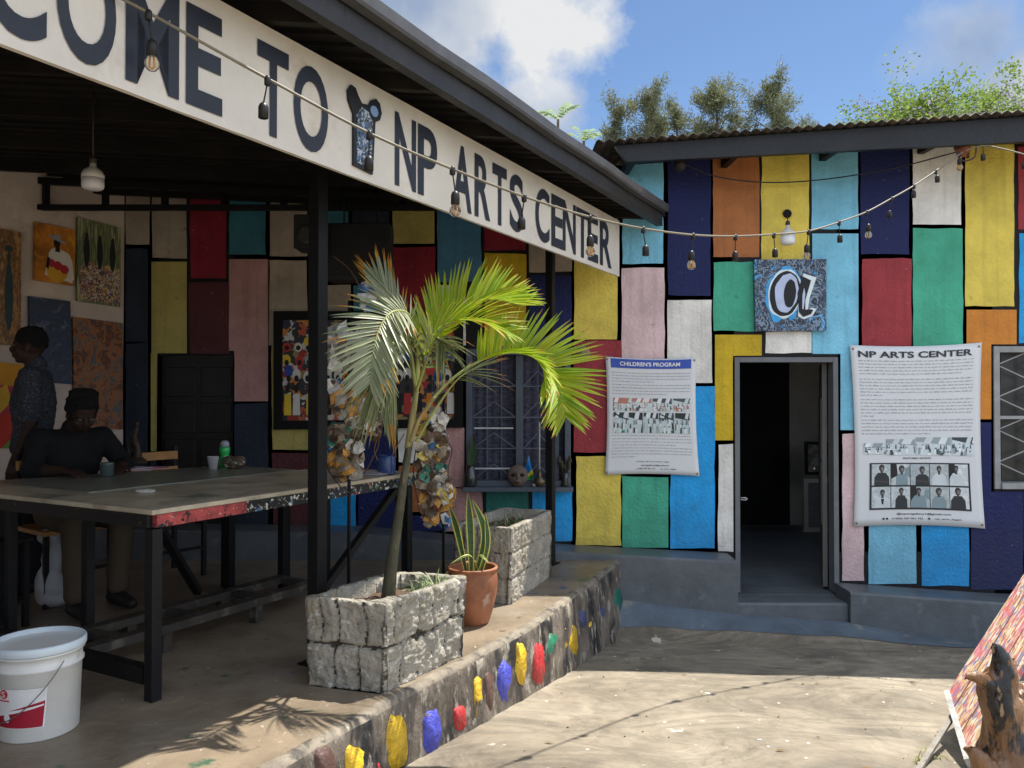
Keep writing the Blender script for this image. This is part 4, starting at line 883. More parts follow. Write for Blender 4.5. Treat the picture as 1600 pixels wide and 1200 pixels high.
def crowd():
    Y = DW - .003; c = [P(430, 487, Y), P(724, 487, Y), P(724, 668, Y), P(430, 671, Y)]; r = thing('painting', (c[2] + c[3]) / 2, 'wide black-framed painting of a colourful crowd on the back wall', 'painting'); f = quadfn(c)
    mb = MB(); fw, fh = .045, .075
    for a, b, cc, d in ((0, 0, fw, 1), (1 - fw, 0, 1, 1), (fw, 0, 1 - fw, fh), (fw, 1 - fh, 1 - fw, 1)): mb.slab([f(a, b, .05), f(cc, b, .05), f(cc, d, .05), f(a, d, .05)], (0, .048, 0))
    mb.build('frame', M('black_picture_frame', (.004, .004, .004), .6, spec=.2), r)
    mb = MB(); mb.slab([f(fw, fh, .03), f(1 - fw, fh, .03), f(1 - fw, 1 - fh, .03), f(fw, 1 - fh, .03)], (0, .02, 0)); mb.build('canvas', paint_mat('crowd_paint', [(.01, .01, .012), (.45, .08, .03), (.5, .5, .48), (.02, .02, .05), (.5, .2, .04), (.02, .02, .02), (.25, .2, .08), (.3, .02, .02), (.02, .02, .03)], 19, dist=.06), r)
    g = MB(); rs = random.Random(4); ms = [M('crowd_%s' % n, c_, .6) for n, c_ in (('cream', (.62, .6, .55)), ('blue', (.02, .06, .3)), ('yellow', (.66, .45, .03)), ('red', (.45, .04, .03)), ('grey', (.3, .3, .32)), ('black', (.012, .01, .01)), ('orange', (.6, .2, .02)))]
    for row, (v, sc) in enumerate(((.72, .06), (.60, .07), (.47, .08), (.35, .09))):
        for k in range(17):
            u = fw + .03 + k * .053 + rs.uniform(-.012, .012); o = .0305 + row * .002 + k * .00004
            if row < 3: ellipse(f, u, v + rs.uniform(-.03, .03), .022, sc * .65, o, rs.choice((0, 0, 1, 3, 4, 6, 2)), g); ellipse(f, u, v - sc * .5, .012, sc * .35, o + .0005, 5, g)
            else:
                m_ = rs.randrange(7); g.poly([f(u - .02, .12, o), f(u + .02, .12, o), f(u + .017, .30, o), f(u - .017, .30, o)], m_); ellipse(f, u, .345, .011, .035, o + .0005, 5, g)
    g.build('figures', ms, r, recalc=False)
crowd()

# ================================================================ TABLES
TOPM = M('worn_table_top', (.46, .39, .28), .34, var=.4, vs=5, bump=.12, bs=20, spec=.6, splats=(((.10, .12, .09), 3, .54, .12), ((.45, .42, .34), 24, .73, .02), ((.03, .03, .03), 2.6, .76, .03)))
SPLT = M('paint_splattered_edge', (.02, .02, .022), .5, var=.4, vs=20, bump=.6, bs=40, splats=(((.45, .10, .09), 9, .62, .04), ((.6, .6, .52), 42, .57, .03), ((.10, .20, .36), 20, .60, .03), ((.42, .33, .1), 50, .66, .02), ((.04, .12, .08), 14, .64, .03)))
LEGM = M('splashed_black_steel', (.009, .009, .010), .5, var=.3, vs=12, spec=.25, splats=(((.45, .45, .42), 26, .74, .015), ((.03, .04, .2), 18, .75, .02)))
RAILM = M('scuffed_foot_rail', (.05, .043, .036), .5, var=.5, vs=10, splats=(((.13, .12, .10), 8, .55, .1),))
REDM = M('coral_apron_paint', (.42, .07, .065), .5, var=.6, vs=16, bump=.5, bs=40, splats=(((.02, .02, .02), 18, .56, .04), ((.5, .45, .35), 50, .62, .03)))
CUPM = M('soot_apron', (.008, .008, .008), .5, var=.5, vs=14, splats=(((.28, .2, .04), 22, .68, .03), ((.3, .3, .28), 30, .71, .02)))
TC = Vector((-1.48, 3.30, 0)); TH = .795
def tp(u, v, z=0): return TC + UU * u - VV * v + UP * z       # u along the porch, v away from the courtyard
def make_table():
    r = thing('work_table', tp(0, 0), 'long worn wooden work table with paint-splattered black edge in the middle of the porch', 'table'); L_ = 1.86; W_ = .74
    mb = MB(); out = [(0, 0), (L_, 0), (L_, W_), (.235, W_), (.235, 2.4), (0, 2.4)]
    def ring(z, e): return [tp(u, v, z) for u, v in out]
    n = len(out); sub = []
    mb.slab(ring(TH, 0), (0, 0, -.022)); o = mb.build('tabletop', TOPM, r, bevel=.004)
    mb = MB(); t = .03; z0, z1 = TH - .075, TH - .0225
    def ap(a, b, mi):
        (u0, v0), (u1, v1) = a, b; p, q = tp(u0, v0), tp(u1, v1); d = (q - p).normalized(); mb.bar(p + UP * ((z0 + z1) / 2), q + UP * ((z0 + z1) / 2), t, z1 - z0, mi)
    ap((.02, .012), (.50, .012), 1); ap((.501, .012), (L_, .012), 0); ap((.012, .03), (.012, 2.38), 2); ap((L_ - .012, .03), (L_ - .012, W_ - .03), 0); ap((.25, W_ - .012), (L_ - .03, W_ - .012), 2)
    mb.build('apron', [SPLT, REDM, CUPM], r)
    for (u, v, w_) in ((.03, .03, .05), (L_ - .05, .04, .05), (L_ - .05, W_ - .05, .045), (.19, 1.35, .045), (.035, 1.9, .05)):
        m2 = MB(); c = tp(u, v, (TH - .08) / 2); m2.obox(c, UU * w_ / 2, VV * w_ / 2, (0, 0, (TH - .08) / 2 - .002)); m2.build('leg', LEGM, r, bevel=.003)
    m2 = MB(); m2.bar(tp(.035, .07, .10), tp(.035, 1.86, .10), .05, .07); m2.build('end_rail', LEGM, r)
    # foot rails along the middle
    m2 = MB(); a, b = Vector((-1.92, 3.61, .12)), Vector((-1.20, 4.90, .12)); o_ = -VV * .27
    m2.bar(a, b, .075, .04); m2.bar(a + o_, b + o_, .075, .04)
    for k in (.12, .42, .72, .98): p = a + (b - a) * k; m2.bar(p + UP * .0, p + o_, .05, .035)
    for k in (.28, .68): 
        for oo in (Vector((0, 0, 0)), o_): p = a + (b - a) * k + oo; m2.obox(p - UP * .069, UU * .025, VV * .025, (0, 0, .049))
    m2.build('foot_rail', RAILM, r)
    for (p, q) in ((tp(L_ - .12, .06, TH - .08), tp(L_ - .78, .12, .16)), (tp(.30, .40, TH - .09), Vector((-1.80, 4.6, .14)))):
        m2 = MB(); m2.bar(p, q, .04, .035); m2.build('brace', LEGM, r)
    for px, py in ((358, 920), (444, 923)):
        f = PZ(px, py, 0); m2 = MB(); m2.obox((f.x, f.y, .36), UU * .026, VV * .026, (0, 0, .358)); m2.build('inner_leg', LEGM, r)
make_table()
def make_back_table():
    base = Vector((-2.06, 3.88, 0)); q = lambda u, v, z=0: base + UU * u - VV * v + UP * z
    r = thing('side_table', base, 'second paint-stained work table behind the first, in front of the seated man', 'table')
    mb = MB(); mb.slab([q(.03, .03, TH), q(1.40, -.03, TH), q(1.40, .62, TH), q(.03, 1.0, TH)], (0, 0, -.022)); mb.build('tabletop', M('green_grey_table_top', (.19, .20, .155), .3, var=.4, vs=5, spec=.6, splats=(((.25, .25, .2), 5, .6, .1),)), r, bevel=.003)
    mb = MB()
    mb.bar(q(.045, .06, TH - .052), q(1.38, .0, TH - .052), .03, .055); mb.bar(q(1.385, .04, TH - .052), q(1.385, .60, TH - .052), .03, .055); mb.bar(q(.045, .97, TH - .052), q(1.36, .60, TH - .052), .03, .055)
    mb.build('apron', CUPM, r)
    for u, v in ((.09, .12), (.1, .92), (1.34, .04), (1.34, .55)): m2 = MB(); m2.obox(q(u, v, (TH - .08) / 2), UU * .022, VV * .022, (0, 0, (TH - .08) / 2 - .002)); m2.build('leg', LEGM, r)
make_back_table()
def onT(px, py, z=TH): return PZ(px, py, z)
def small(name, label, cat, p, build): r = thing(name, p, label, cat); build(r, p); return r
def bottle(r, p):
    m = MB(); m.lathe(p, [(.030, 0), (.034, .004), (.034, .055), (.026, .068), (.026, .08), (.033, .095), (.033, .125), (.028, .13)], 24); m.build('body', M('green_bottle_plastic', (.02, .48, .10), .3, var=.1, spec=.6), r)
    m = MB(); m.lathe(p + UP * .131, [(.029, 0), (.029, .02), (.022, .036), (.01, .042)], 20); m.build('cap', M('grey_cap', (.35, .37, .42), .35), r)
small('bottle', 'green squeeze bottle with a grey cap behind the painted rock', 'bottle', onT(351, 729), bottle)
def cup(r, p): m = MB(); m.lathe(p, [(.026, 0), (.036, .078), (.038, .08), (.036, .081), (.034, .078), (.024, .004)], 24); m.build('shell', M('foam_cup', (.5, .5, .5), .6), r)
small('cup', 'pale grey foam cup beside the painted rock', 'cup', onT(333, 733), cup)
def rock(r, p):
    m = MB(); m.ball(p + UP * .036, .078, .05, .04); m.ball(p + Vector((-.03, 0, .05)), .045, .04, .035); m.ball(p + Vector((.03, 0, .045)), .05, .045, .038)
    o = bake(m, 'stone', M('paint_daubed_rock', (.10, .075, .05), .6, var=.6, vs=30, bump=1, bs=30, splats=(((.55, .52, .45), 22, .55, .04), ((.4, .25, .05), 30, .62, .03), ((.1, .15, .3), 26, .66, .03))), r, voxel=.008, disp=lambda q: .007 * N3(q, 40))
small('painted_rock', 'lumpy rock daubed with many paint colours on the far table', 'rock', onT(365, 732), rock)
def jar(r, p): m = MB(); m.lathe(p, [(.033, 0), (.038, .006), (.038, .07), (.041, .08), (.038, .08), (.034, .07), (.034, .01)], 24); m.build('glass', M('greenish_glass', (.06, .09, .085), .12, spec=.7), r)
small('jar', 'greenish glass jar in front of the seated man', 'jar', onT(167, 744), jar)
def papers(r, p):
    m = MB()
    for k, (dx, dy, a) in enumerate(((0, 0, .1), (.06, .05, .5), (-.05, .04, -.3))):
        ax = Vector((math.cos(a), math.sin(a), 0)); ay = Vector((-ax.y, ax.x, 0)); m.obox(p + Vector((dx, dy, .004 + .003 * k)), ax * .11, ay * .08, (0, 0, .0012), k % 2)
    m.build('sheets', [M('white_paper', (.62, .58, .62), .7, var=.1), M('pink_paper', (.6, .25, .38), .7, var=.1)], r)
small('papers', 'loose white and pink papers on the second table', 'papers', onT(212, 734), papers)
def figurine(r, p):
    m = MB(); m.lathe(p, [(.075, 0), (.08, .01), (.06, .03), (.03, .05)], 14); m.tube(catmull([p + UP * .02, p + Vector((.01, 0, .10)), p + Vector((-.012, 0, .17)), p + Vector((.006, 0, .25))], 12), [.03, .034, .036, .03, .024, .026, .03, .028, .022, .02, .022, .02, .014], 12); m.ball(p + Vector((.006, 0, .27)), .02, .02, .027); m.tube([p + Vector((0, 0, .17)), p + Vector((-.05, -.01, .1)), p + Vector((-.03, -.02, .04))], [.014, .012, .012], 8)
    bake(m, 'carving', M('carved_wood', (.05, .035, .022), .5, var=.5, vs=25), r, voxel=.006)
small('figurine', 'small carved wooden figurine on the second table beside the dark door', 'figurine', onT(212, 724), figurine)
def rag(r, p):
    m = MB(); m.ball(p + UP * .008, .05, .028, .012); bake(m, 'cloth', M('white_rag', (.5, .48, .44), .8), r, voxel=.005, disp=lambda q: .006 * N3(q, 60))
small('rag', 'small crumpled white rag on the front table', 'cloth', onT(227, 770), rag)
def bluejar(r, p):
    m = MB(); m.lathe(p, [(.05, 0), (.055, .01), (.055, .10), (.05, .115), (.045, .115), (.048, .1), (.048, .012)], 24); m.build('shell', M('blue_tinted_plastic', (.03, .07, .22), .25, spec=.6), r)
    m = MB(); m.tube([p + Vector((-.02, 0, .02)), p + Vector((.10, .04, .24))], .004, 6); m.build('brush_handle', M('brush_wood', (.25, .17, .1), .5), r)
small('jar', 'blue plastic jar with a paintbrush at the far end of the front table', 'jar', onT(604, 741), bluejar)
def papers2(r, p):
    m = MB()
    for k in range(3): a = .3 * k; ax = Vector((math.cos(a), math.sin(a), 0)); ay = Vector((-ax.y, ax.x, 0)); m.obox(p + Vector((.02 * k, .02 * k, .006 + .005 * k)), ax * .09, ay * .06, (.01, 0, .0015))
    m.build('sheets', M('white_paper', (.62, .58, .62), .7), r)
small('papers', 'stack of white papers at the far end of the front table', 'papers', onT(580, 742), papers2)

# ================================================================ BUCKET
def make_bucket():
    p = Vector((-1.80, 3.06, 0)); r = thing('bucket', p, 'white plastic paint bucket with lid and torn red label on the porch floor', 'bucket')
    m = MB(); m.lathe(p, [(.132, .0), (.137, .005), (.145, .25), (.1525, .255), (.1525, .263), (.146, .266), (.148, .300), (.155, .303), (.155, .311), (.149, .313), (.150, .327)], 56)
    m.build('body', M('bucket_plastic', (.72, .71, .67), .35, var=.12, vs=6, spec=.5, splats=(((.45, .38, .24), 5, .63, .1), ((.3, .27, .2), 40, .72, .02))), r)
    m = MB(); m.lathe(p, [(.159, .313), (.161, .317), (.161, .340), (.156, .346), (.151, .344), (.148, .320), (.142, .316), (.09, .316), (.085, .320), (.075, .316), (.001, .315)], 56)
    m.build('lid', M('lid_plastic', (.62, .70, .74), .32, var=.1, spec=.5), r)
    def cyl(a, z, o=.0015): rr = .1385 + (.148 - .1385) * z / .27 + o; return p + Vector((math.sin(a) * rr, -math.cos(a) * rr, z))
    def patch(mb, pts, mi, o): # polygon in (angle,z) cut in vertical strips
        a0 = min(q[0] for q in pts); a1 = max(q[0] for q in pts); n = 26
        def span(a):
            ys = []
            for (x, y), (x2, y2) in zip(pts, pts[1:] + pts[:1]):
                if (x - a) * (x2 - a) <= 0 and x != x2: ys.append(y + (y2 - y) * (a - x) / (x2 - x))
            return (min(ys), max(ys)) if ys else (0, 0)
        for k in range(n):
            b, c = a0 + (a1 - a0) * (k + .001) / n, a0 + (a1 - a0) * (k + .999) / n; l0, h0 = span(b); l1, h1 = span(c); mb.add([cyl(b, l0, o), cyl(c, l1, o), cyl(c, h1, o), cyl(b, h0, o)], [(0, 1, 2, 3)], mi, True)
    base = -.60 + .62      # angle facing the camera
    m = MB(); A = lambda d: base + d
    patch(m, [(A(-.75), .06), (A(.68), .055), (A(.70), .20), (A(.4), .20), (A(-.75), .20)], 0, .0012)
    patch(m, [(A(-.75), .062), (A(.64), .058), (A(.65), .152), (A(.30), .142), (A(-.05), .128), (A(-.4), .112), (A(-.75), .10)], 1, .0022)
    patch(m, [(A(-.60), .098), (A(.62), .135), (A(.62), .141), (A(-.60), .112)], 0, .0032)
    patch(m, [(A(-.28), .135), (A(-.20), .115), (A(-.16), .095), (A(-.21), .080), (A(-.30), .080), (A(-.34), .095)], 0, .0034)
    m.build('label', [M('label_white', (.74, .73, .71), .5), M('label_red', (.33, .012, .03), .45, var=.2)], r, recalc=False)
    m = MB(); patch(m, [(A(-.34) + .125 * math.cos(t), .182 + .017 * math.sin(t)) for t in [k * .35 for k in range(18)]], 0, .0026)
    patch(m, [(A(-.50), .156), (A(-.18), .156), (A(-.18), .161), (A(-.50), .161)], 0, .0026)
    text_on(m, 'S', lambda u, v: cyl(A(-.34) + (u - .5) * .11, .182 + (v - .5) * .022, .0038), 1, .01)
    m.build('logo', [M('logo_red', (.55, .03, .04), .45), M('label_white', (.74, .73, .71), .5)], r, recalc=False)
    m = MB(); pts = []
    for k in range(25):
        t = k / 24; a = 1.05 - t * 1.9; z = .285 - .205 * math.sin(min(1, t * 1.0) * math.pi * .62); pts.append(cyl(a, z, .012 + .012 * math.sin(t * math.pi)))
    m.tube(pts, .0022, 6); m.tube([cyl(.22, .10, .02), cyl(.0, .095, .02)] if False else [pts[19], pts[22]], .008, 8)
    m.build('handle', M('bucket_wire', (.2, .2, .2), .4, metal=.8), r)
make_bucket()

# ================================================================ PLANTERS, POT
STONE = M('planter_cast_stone', (.38, .35, .29), .85, var=.35, vs=8, bump=.9, bs=60, splats=(((.30, .26, .19), 6, .52, .15), ((.12, .10, .08), 42, .645, .05), ((.52, .50, .44), 22, .58, .08)))
JOINT = M('planter_dark_joint', (.07, .06, .05), .9, var=.4, vs=30, bump=.6, bs=60)
SOIL = M('planter_soil', (.12, .075, .05), .9, var=.5, vs=20, bump=1, bs=40, splats=(((.3, .2, .13), 50, .64, .04),))
def planter(label, A, B, D, h, style, seed):
    """A,B,D: floor corners front-left, front-right, back-right"""
    A, B, D = Vector(A), Vector(B), Vector(D); Cc = A + D - B; cen = (A + D) / 2; r = thing('stone_planter', cen, label, 'planter')
    ex = (B - A); ey = (D - B); lx, ly = ex.length, ey.length; ex.normalize(); ey.normalize(); mb = MB(); step = .0065
    nz_ = int(h / step)
    per = [(A, B, Vector((ex.x, ex.y, 0)), lx), (B, D, ey, ly), (D, Cc, -ex, lx), (Cc, A, -ey, ly)]
    rs = random.Random(seed); courses = 2 if style == 0 else 3
    cuts = {}
    for s_ in range(4):
        for c in range(courses):
            L_ = per[s_][3]; n = max(2, round(L_ / (.155 if style == 0 else .2))); cuts[s_, c] = [(k + rs.uniform(-.34, .34) + (.5 if c % 2 else 0)) * L_ / n for k in range(0, n + 1)]
    def groove(s_, x, z):
        zz = z + .03 * N3((x * 1.0, s_ * 7 + seed, 0), 5); c = min(courses - 1, max(0, int(zz / h * courses)))
        d = min([abs(zz - h * k / courses) for k in range(1, courses)])
        xx = x + .012 * N3((z, s_ * 3 + seed, c), 9)
        d = min([d] + [abs(xx - k) for k in cuts[s_, c]])
        cell = N3((c * 3.3, s_ * 1.7, sum(1 for k in cuts[s_, c] if k < xx) * 2.1 + seed), 1)
        g = -max(0, 1 - d / .013) ** 1.1 * (.024 if style == 0 else .014)
        amp = 1 if style == 0 else .7
        return g + .006 * cell + amp * (.014 * N3((x, z, s_ + seed), 13) + .011 * (.35 - abs(N3((x * 1.3, z * .8, s_ + seed), 24)) * 1.4) + .007 * N3((x * .6, z * 1.4, s_ + seed), 60))
    cols = []; deep = []
    for s_, (p, q, d, L_) in enumerate(per):
        n = int(L_ / step)
        for k in range(n): cols.append((s_, p, d, L_ * k / n, L_))
    def outward(s_): return [Vector((-ey.x, -ey.y, 0)), ex, ey, -ex][s_]
    m = len(cols); vs = []
    for j in range(nz_ + 1):
        z = h * j / nz_
        for (s_, p, d, x, L_) in cols:
            o = outward(s_); o2 = outward((s_ - 1) % 4) if x < L_ / 2 else outward((s_ + 1) % 4); e = min(x, L_ - x)
            rd = .03; k = max(0, 1 - e / rd); pos = p + d * x
            deep.append(groove(s_, x, z) < -.012)
            t = .018 * (z / h - 1)                                     # batter
            pos = pos + o * (t - rd * k * k * .45 + groove(s_, x, z) * (1 - .5 * k)) + o2 * (t * 0 - 0 if e > rd else (-rd * .12 * k))
            if j == nz_: pos = pos - o * .004
            vs.append((pos.x, pos.y, z + (.006 * N3((pos.x, pos.y, 0), 8) if j > nz_ - 2 else 0)))
    fs = [(j * m + k, j * m + (k + 1) % m, (j + 1) * m + (k + 1) % m, (j + 1) * m + k) for j in range(nz_) for k in range(m)]
    # rim and inner wall
    top = [Vector(v) for v in vs[-m:]]; th = .042
    def inner(v, z, t): d = v - cen; u = Vector((d.dot(ex), d.dot(ey), 0)); u.x = max(-lx / 2 + t, min(lx / 2 - t, u.x)); u.y = max(-ly / 2 + t, min(ly / 2 - t, u.y)); q = cen + ex * u.x + ey * u.y; return Vector((q.x, q.y, z))
    i1 = [inner(v, h + .002 * N3(v, 20), th) for v in top]; i2 = [inner(v, h - .075, th + .006) for v in top]
    base = len(vs) - m; vs += [tuple(v) for v in i1] + [tuple(v) for v in i2]; o1 = len(vs) - 2 * m; o2 = len(vs) - m
    fs += [(base + k, base + (k + 1) % m, o1 + (k + 1) % m, o1 + k) for k in range(m)] + [(o1 + k, o1 + (k + 1) % m, o2 + (k + 1) % m, o2 + k) for k in range(m)]
    fs += [list(range(m))[::-1]]
    mb.add(vs, fs, 0, True)
    for i, f_ in enumerate(mb.f[:nz_ * m]):
        if sum(deep[k] for k in f_) >= 3: mb.m[i] = 1
    mb.build('trough', [STONE, JOINT], r, recalc=False)
    sb = MB(); n = 20; sx_, sy_ = lx - 2 * th - .008, ly - 2 * th - .008
    sb.add([tuple(cen + ex * (sx_ * (i / n - .5)) + ey * (sy_ * (j / n - .5)) + UP * (h - .065 + .02 * N3((i * .3, j * .3, seed), 1) + .008 * N3((i, j, seed), 1))) for j in range(n + 1) for i in range(n + 1)],
           [(j * (n + 1) + i, j * (n + 1) + i + 1, (j + 1) * (n + 1) + i + 1, (j + 1) * (n + 1) + i) for j in range(n) for i in range(n)], 0, True)
    sb.build('soil', SOIL, r); return r, cen, ex, ey
pl1 = planter('weathered stone-block planter holding the palm, nearest the camera', (-.915, 3.51, 0), (-.53, 3.40, 0), (-.215, 3.93, 0), .385, 0, 3)
pl2 = planter('pale stone planter with three courses, farther back against the corner post', (-.37, 4.98, 0), (.0, 4.84, 0), (.285, 5.60, 0), .465, 1, 8)
def grass_blades(mb, c, n, ln, spread, rs, mi=2, w=.006, lean=(0, 0, 0)):
    for k in range(n):
        a = rs.uniform(0, 6.28); el = rs.uniform(.35, 1.25); L_ = ln * rs.uniform(.5, 1.1); d = Vector((math.cos(a) * math.cos(el), math.sin(a) * math.cos(el), math.sin(el))) + Vector(lean); d.normalize(); s = d.cross(UP).normalized() * w / 2
        p = Vector(c) + Vector((rs.uniform(-1, 1) * spread, rs.uniform(-1, 1) * spread, 0)); vs = []; N_ = 6
        for i in range(N_ + 1): t = i / N_; q = p + d * L_ * t - UP * L_ * .55 * t * t * (1.2 - el * .5); ww = (1 - t) ** .7 * (1 if t > 0 else .6); vs += [q - s * ww, q + s * ww + UP * .0008]
        mb.add(vs, [(2 * i, 2 * i + 1, 2 * i + 3, 2 * i + 2) for i in range(N_)], rs.choice(range(mi)) if mi > 1 else 0, True)
GRS = M('spider_leaf', (.2, .3, .1), .5, islands=[(.10, .22, .04), (.30, .42, .16), (.55, .6, .38), (.12, .24, .06)], trans=.3, var=.1)
rs = random.Random(3)
mb = MB(); cn = pl1[1] + pl1[2] * .10 + pl1[3] * .13 + UP * .335
for k in range(5): grass_blades(mb, cn + pl1[3] * (.05 * k - .12) + pl1[2] * .02 * (k % 2), 16, .17, .02, rs, 1, .007)
tag(mb.build('spider_plant', GRS, origin=cn, recalc=False), 'small green and white spider plants spilling over the rim beside the palm trunk', 'plant')
mb = MB(); cn = pl2[1] + UP * .41
for k in range(4): grass_blades(mb, cn + pl2[3] * (.09 * k - .1) + pl2[2] * .05 * (k % 2 - .5), 12, .15, .02, rs, 1, .007)
tag(mb.build('spider_plant', GRS, origin=cn, recalc=False), 'sparse little spider plants in the farther stone planter', 'plant')

def make_pot():
    p = Vector((-.222, 4.49, 0)); r = thing('clay_pot', p, 'round brown terracotta pot between the two stone planters', 'pot')
    m = MB(); m.lathe(p, [(.088, .0), (.094, .006), (.118, .08), (.138, .17), (.142, .23), (.138, .275), (.134, .292), (.142, .298), (.144, .308), (.138, .314), (.127, .312), (.124, .30), (.128, .26), (.125, .25), (.0, .25)], 56)
    m.build('body', M('terracotta', (.30, .115, .055), .55, var=.4, vs=7, bump=.2, bs=18, spec=.4, splats=(((.42, .28, .2), 8, .62, .1), ((.14, .06, .04), 5, .6, .15))), r)
    m = MB(); m.lathe(p + UP * .251, [(.125, 0), (.12, .006), (.0, .009)], 24); m.build('soil', SOIL, r)
    s = thing('snake_plant', p + UP * .255, 'snake plant with yellow-edged upright leaves growing from the terracotta pot', 'plant')
    gm = M('snake_leaf_green', (.05, .11, .035), .45, var=.5, vs=20, stretch=(1, 1, 5), trans=.12); ym = M('snake_leaf_margin', (.62, .58, .12), .45, var=.15, trans=.25)
    def leaf(base, mid, tip, wd, face, dark=False):
        pts = catmull([base, mid, tip], 16); n = len(pts); mb = MB(); f = Vector(face).normalized(); vs = []
        for i, q in enumerate(pts):
            t = i / (n - 1); w_ = wd * (.45 + .55 * math.sin(min(1, t * 1.5) * math.pi / 2)) * (1 - max(0, (t - .55) / .45) ** 1.8); tg = (pts[min(i + 1, n - 1)] - pts[max(i - 1, 0)]).normalized(); s_ = tg.cross(f).normalized(); bk = -f * .008 * (1 - t)
            vs += [q - s_ * w_, q - s_ * w_ * .68 + bk * .6, q + bk, q + s_ * w_ * .68 + bk * .6, q + s_ * w_]
        for i in range(n - 1):
            for k in range(4):
                mb.f.append([i * 5 + k, i * 5 + k + 1, i * 5 + 6 + k, i * 5 + 5 + k]); mb.m.append(1 if k in (0, 3) and not dark else 0); mb.sm.append(True)
        mb.v = [Vector(v) for v in vs]; return mb
    b = p + UP * .255; F_ = (0, -1, .1)
    q = lambda x, y, Y=4.49: P(x, y, Y)
    leaf(b + Vector((-.005, 0, 0)), q(735, 830, 4.52), q(731, 768, 4.55), .024, F_).build('leaf', [gm, ym], s, recalc=False)
    leaf(b + Vector((.02, .01, 0)), q(757, 832, 4.5), q(737, 778, 4.48), .022, (.3, -1, 0)).build('leaf', [gm, ym], s, recalc=False)
    leaf(b + Vector((.045, 0, 0)), q(762, 850, 4.5), q(758, 800, 4.5), .018, (.5, -1, 0)).build('leaf', [gm, ym], s, recalc=False)
    leaf(b + Vector((-.03, -.01, 0)), q(715, 832, 4.48), q(702, 790, 4.44), .021, (-.3, -1, .1)).build('leaf', [gm, ym], s, recalc=False)
    leaf(b + Vector((.05, -.03, 0)), q(735, 868, 4.40), q(703, 881, 4.34), .012, (0, -.3, 1)).build('leaf', [gm, ym], s, recalc=False)
    leaf(b + Vector((.01, -.04, 0)), q(748, 868, 4.42), q(765, 880, 4.36), .010, (0, -.3, 1)).build('leaf', [gm, ym], s, recalc=False)
make_pot()
# ================================================================ PALM
LIME = M('palm_leaf_lime', (.3, .4, .03), .45, islands=[(.30, .46, .015), (.50, .58, .025), (.24, .40, .02), (.60, .58, .04)], trans=.55, var=.15, spec=.5)
PALE = M('palm_leaf_pale', (.3, .32, .2), .38, islands=[(.23, .27, .13), (.36, .37, .24), (.16, .20, .08), (.30, .33, .17)], trans=.30, var=.15, spec=.6)
OLIV = M('palm_leaf_olive', (.2, .22, .08), .45, islands=[(.10, .14, .04), (.18, .20, .08), (.28, .28, .12)], trans=.3, var=.15, spec=.5)
TIPO = M('palm_leaf_scorched_tip', (.5, .24, .02), .6, islands=[(.55, .28, .02), (.35, .13, .02), (.62, .42, .05)], trans=.3)
RACH = M('palm_rachis', (.30, .33, .10), .5, var=.3, vs=12)
def frond(root, ctrl, n, ln, mat, up=(0, 0, 1), a0=60, a1=28, lift=.25, droop=.5, wd=.0075, tip=.3, start=.22, sides=(1, -1), bias=(0, 0, 0), seed=0, tipfrac=.3, fade=0):
    rs = random.Random(seed); pts = catmull([P(*c) for c in ctrl], 60); mb = MB(); rd = [.0085 * (1 - .82 * i / 60) for i in range(61)]
    mb.tube(pts, rd, 6, 0); up = Vector(up)
    for s in sides:
        for k in range(n):
            t = start + (1 - start) * (k + rs.uniform(-.25, .25)) / n; t = min(max(t, 0), .995); i = min(59, int(t * 60)); p = pts[i] + (pts[i + 1] - pts[i]) * (t * 60 - i)
            T = (pts[min(60, i + 2)] - pts[max(0, i - 1)]).normalized(); sd_ = T.cross(up).normalized() * s; nn_ = sd_.cross(T) * s
            u = (t - start) / (1 - start); an = R(a0 + (a1 - a0) * u + rs.uniform(-5, 5)); L_ = ln * (.55 + .9 * math.sin(math.pi * min(1, u * .85 + .12))) / 1.3 * rs.uniform(.88, 1.08)
            d = (T * math.cos(an) + sd_ * math.sin(an) + nn_ * lift + Vector(bias) * (1 - fade * u) + Vector((jit(.05), jit(.05), jit(.05)))).normalized()
            w_ = wd * rs.uniform(.8, 1.15); N_ = 7; vs = []; side = d.cross(nn_).normalized()
            dr = droop * rs.uniform(.6, 1.3)
            for j in range(N_ + 1):
                q = j / N_; c = p + d * L_ * q - UP * L_ * dr * q * q * .6; ww = w_ * (.35 + 2.2 * q if q < .25 else .9 * (1 - ((q - .25) / .75) ** 1.7) + .02)
                vs += [c - side * ww + nn_ * ww * .5, c, c + side * ww + nn_ * ww * .5]
            o = len(mb.v); mb.v += vs; sc = rs.random() < tip
            for j in range(N_):
                for h in (0, 1):
                    mb.f.append([o + 3 * j + h, o + 3 * j + h + 1, o + 3 * j + 4 + h, o + 3 * j + 3 + h]); mb.m.append(2 if sc and j >= N_ * (1 - tipfrac) else 1); mb.sm.append(True)
    return mb.build('frond', [RACH, mat, TIPO], root, recalc=False)
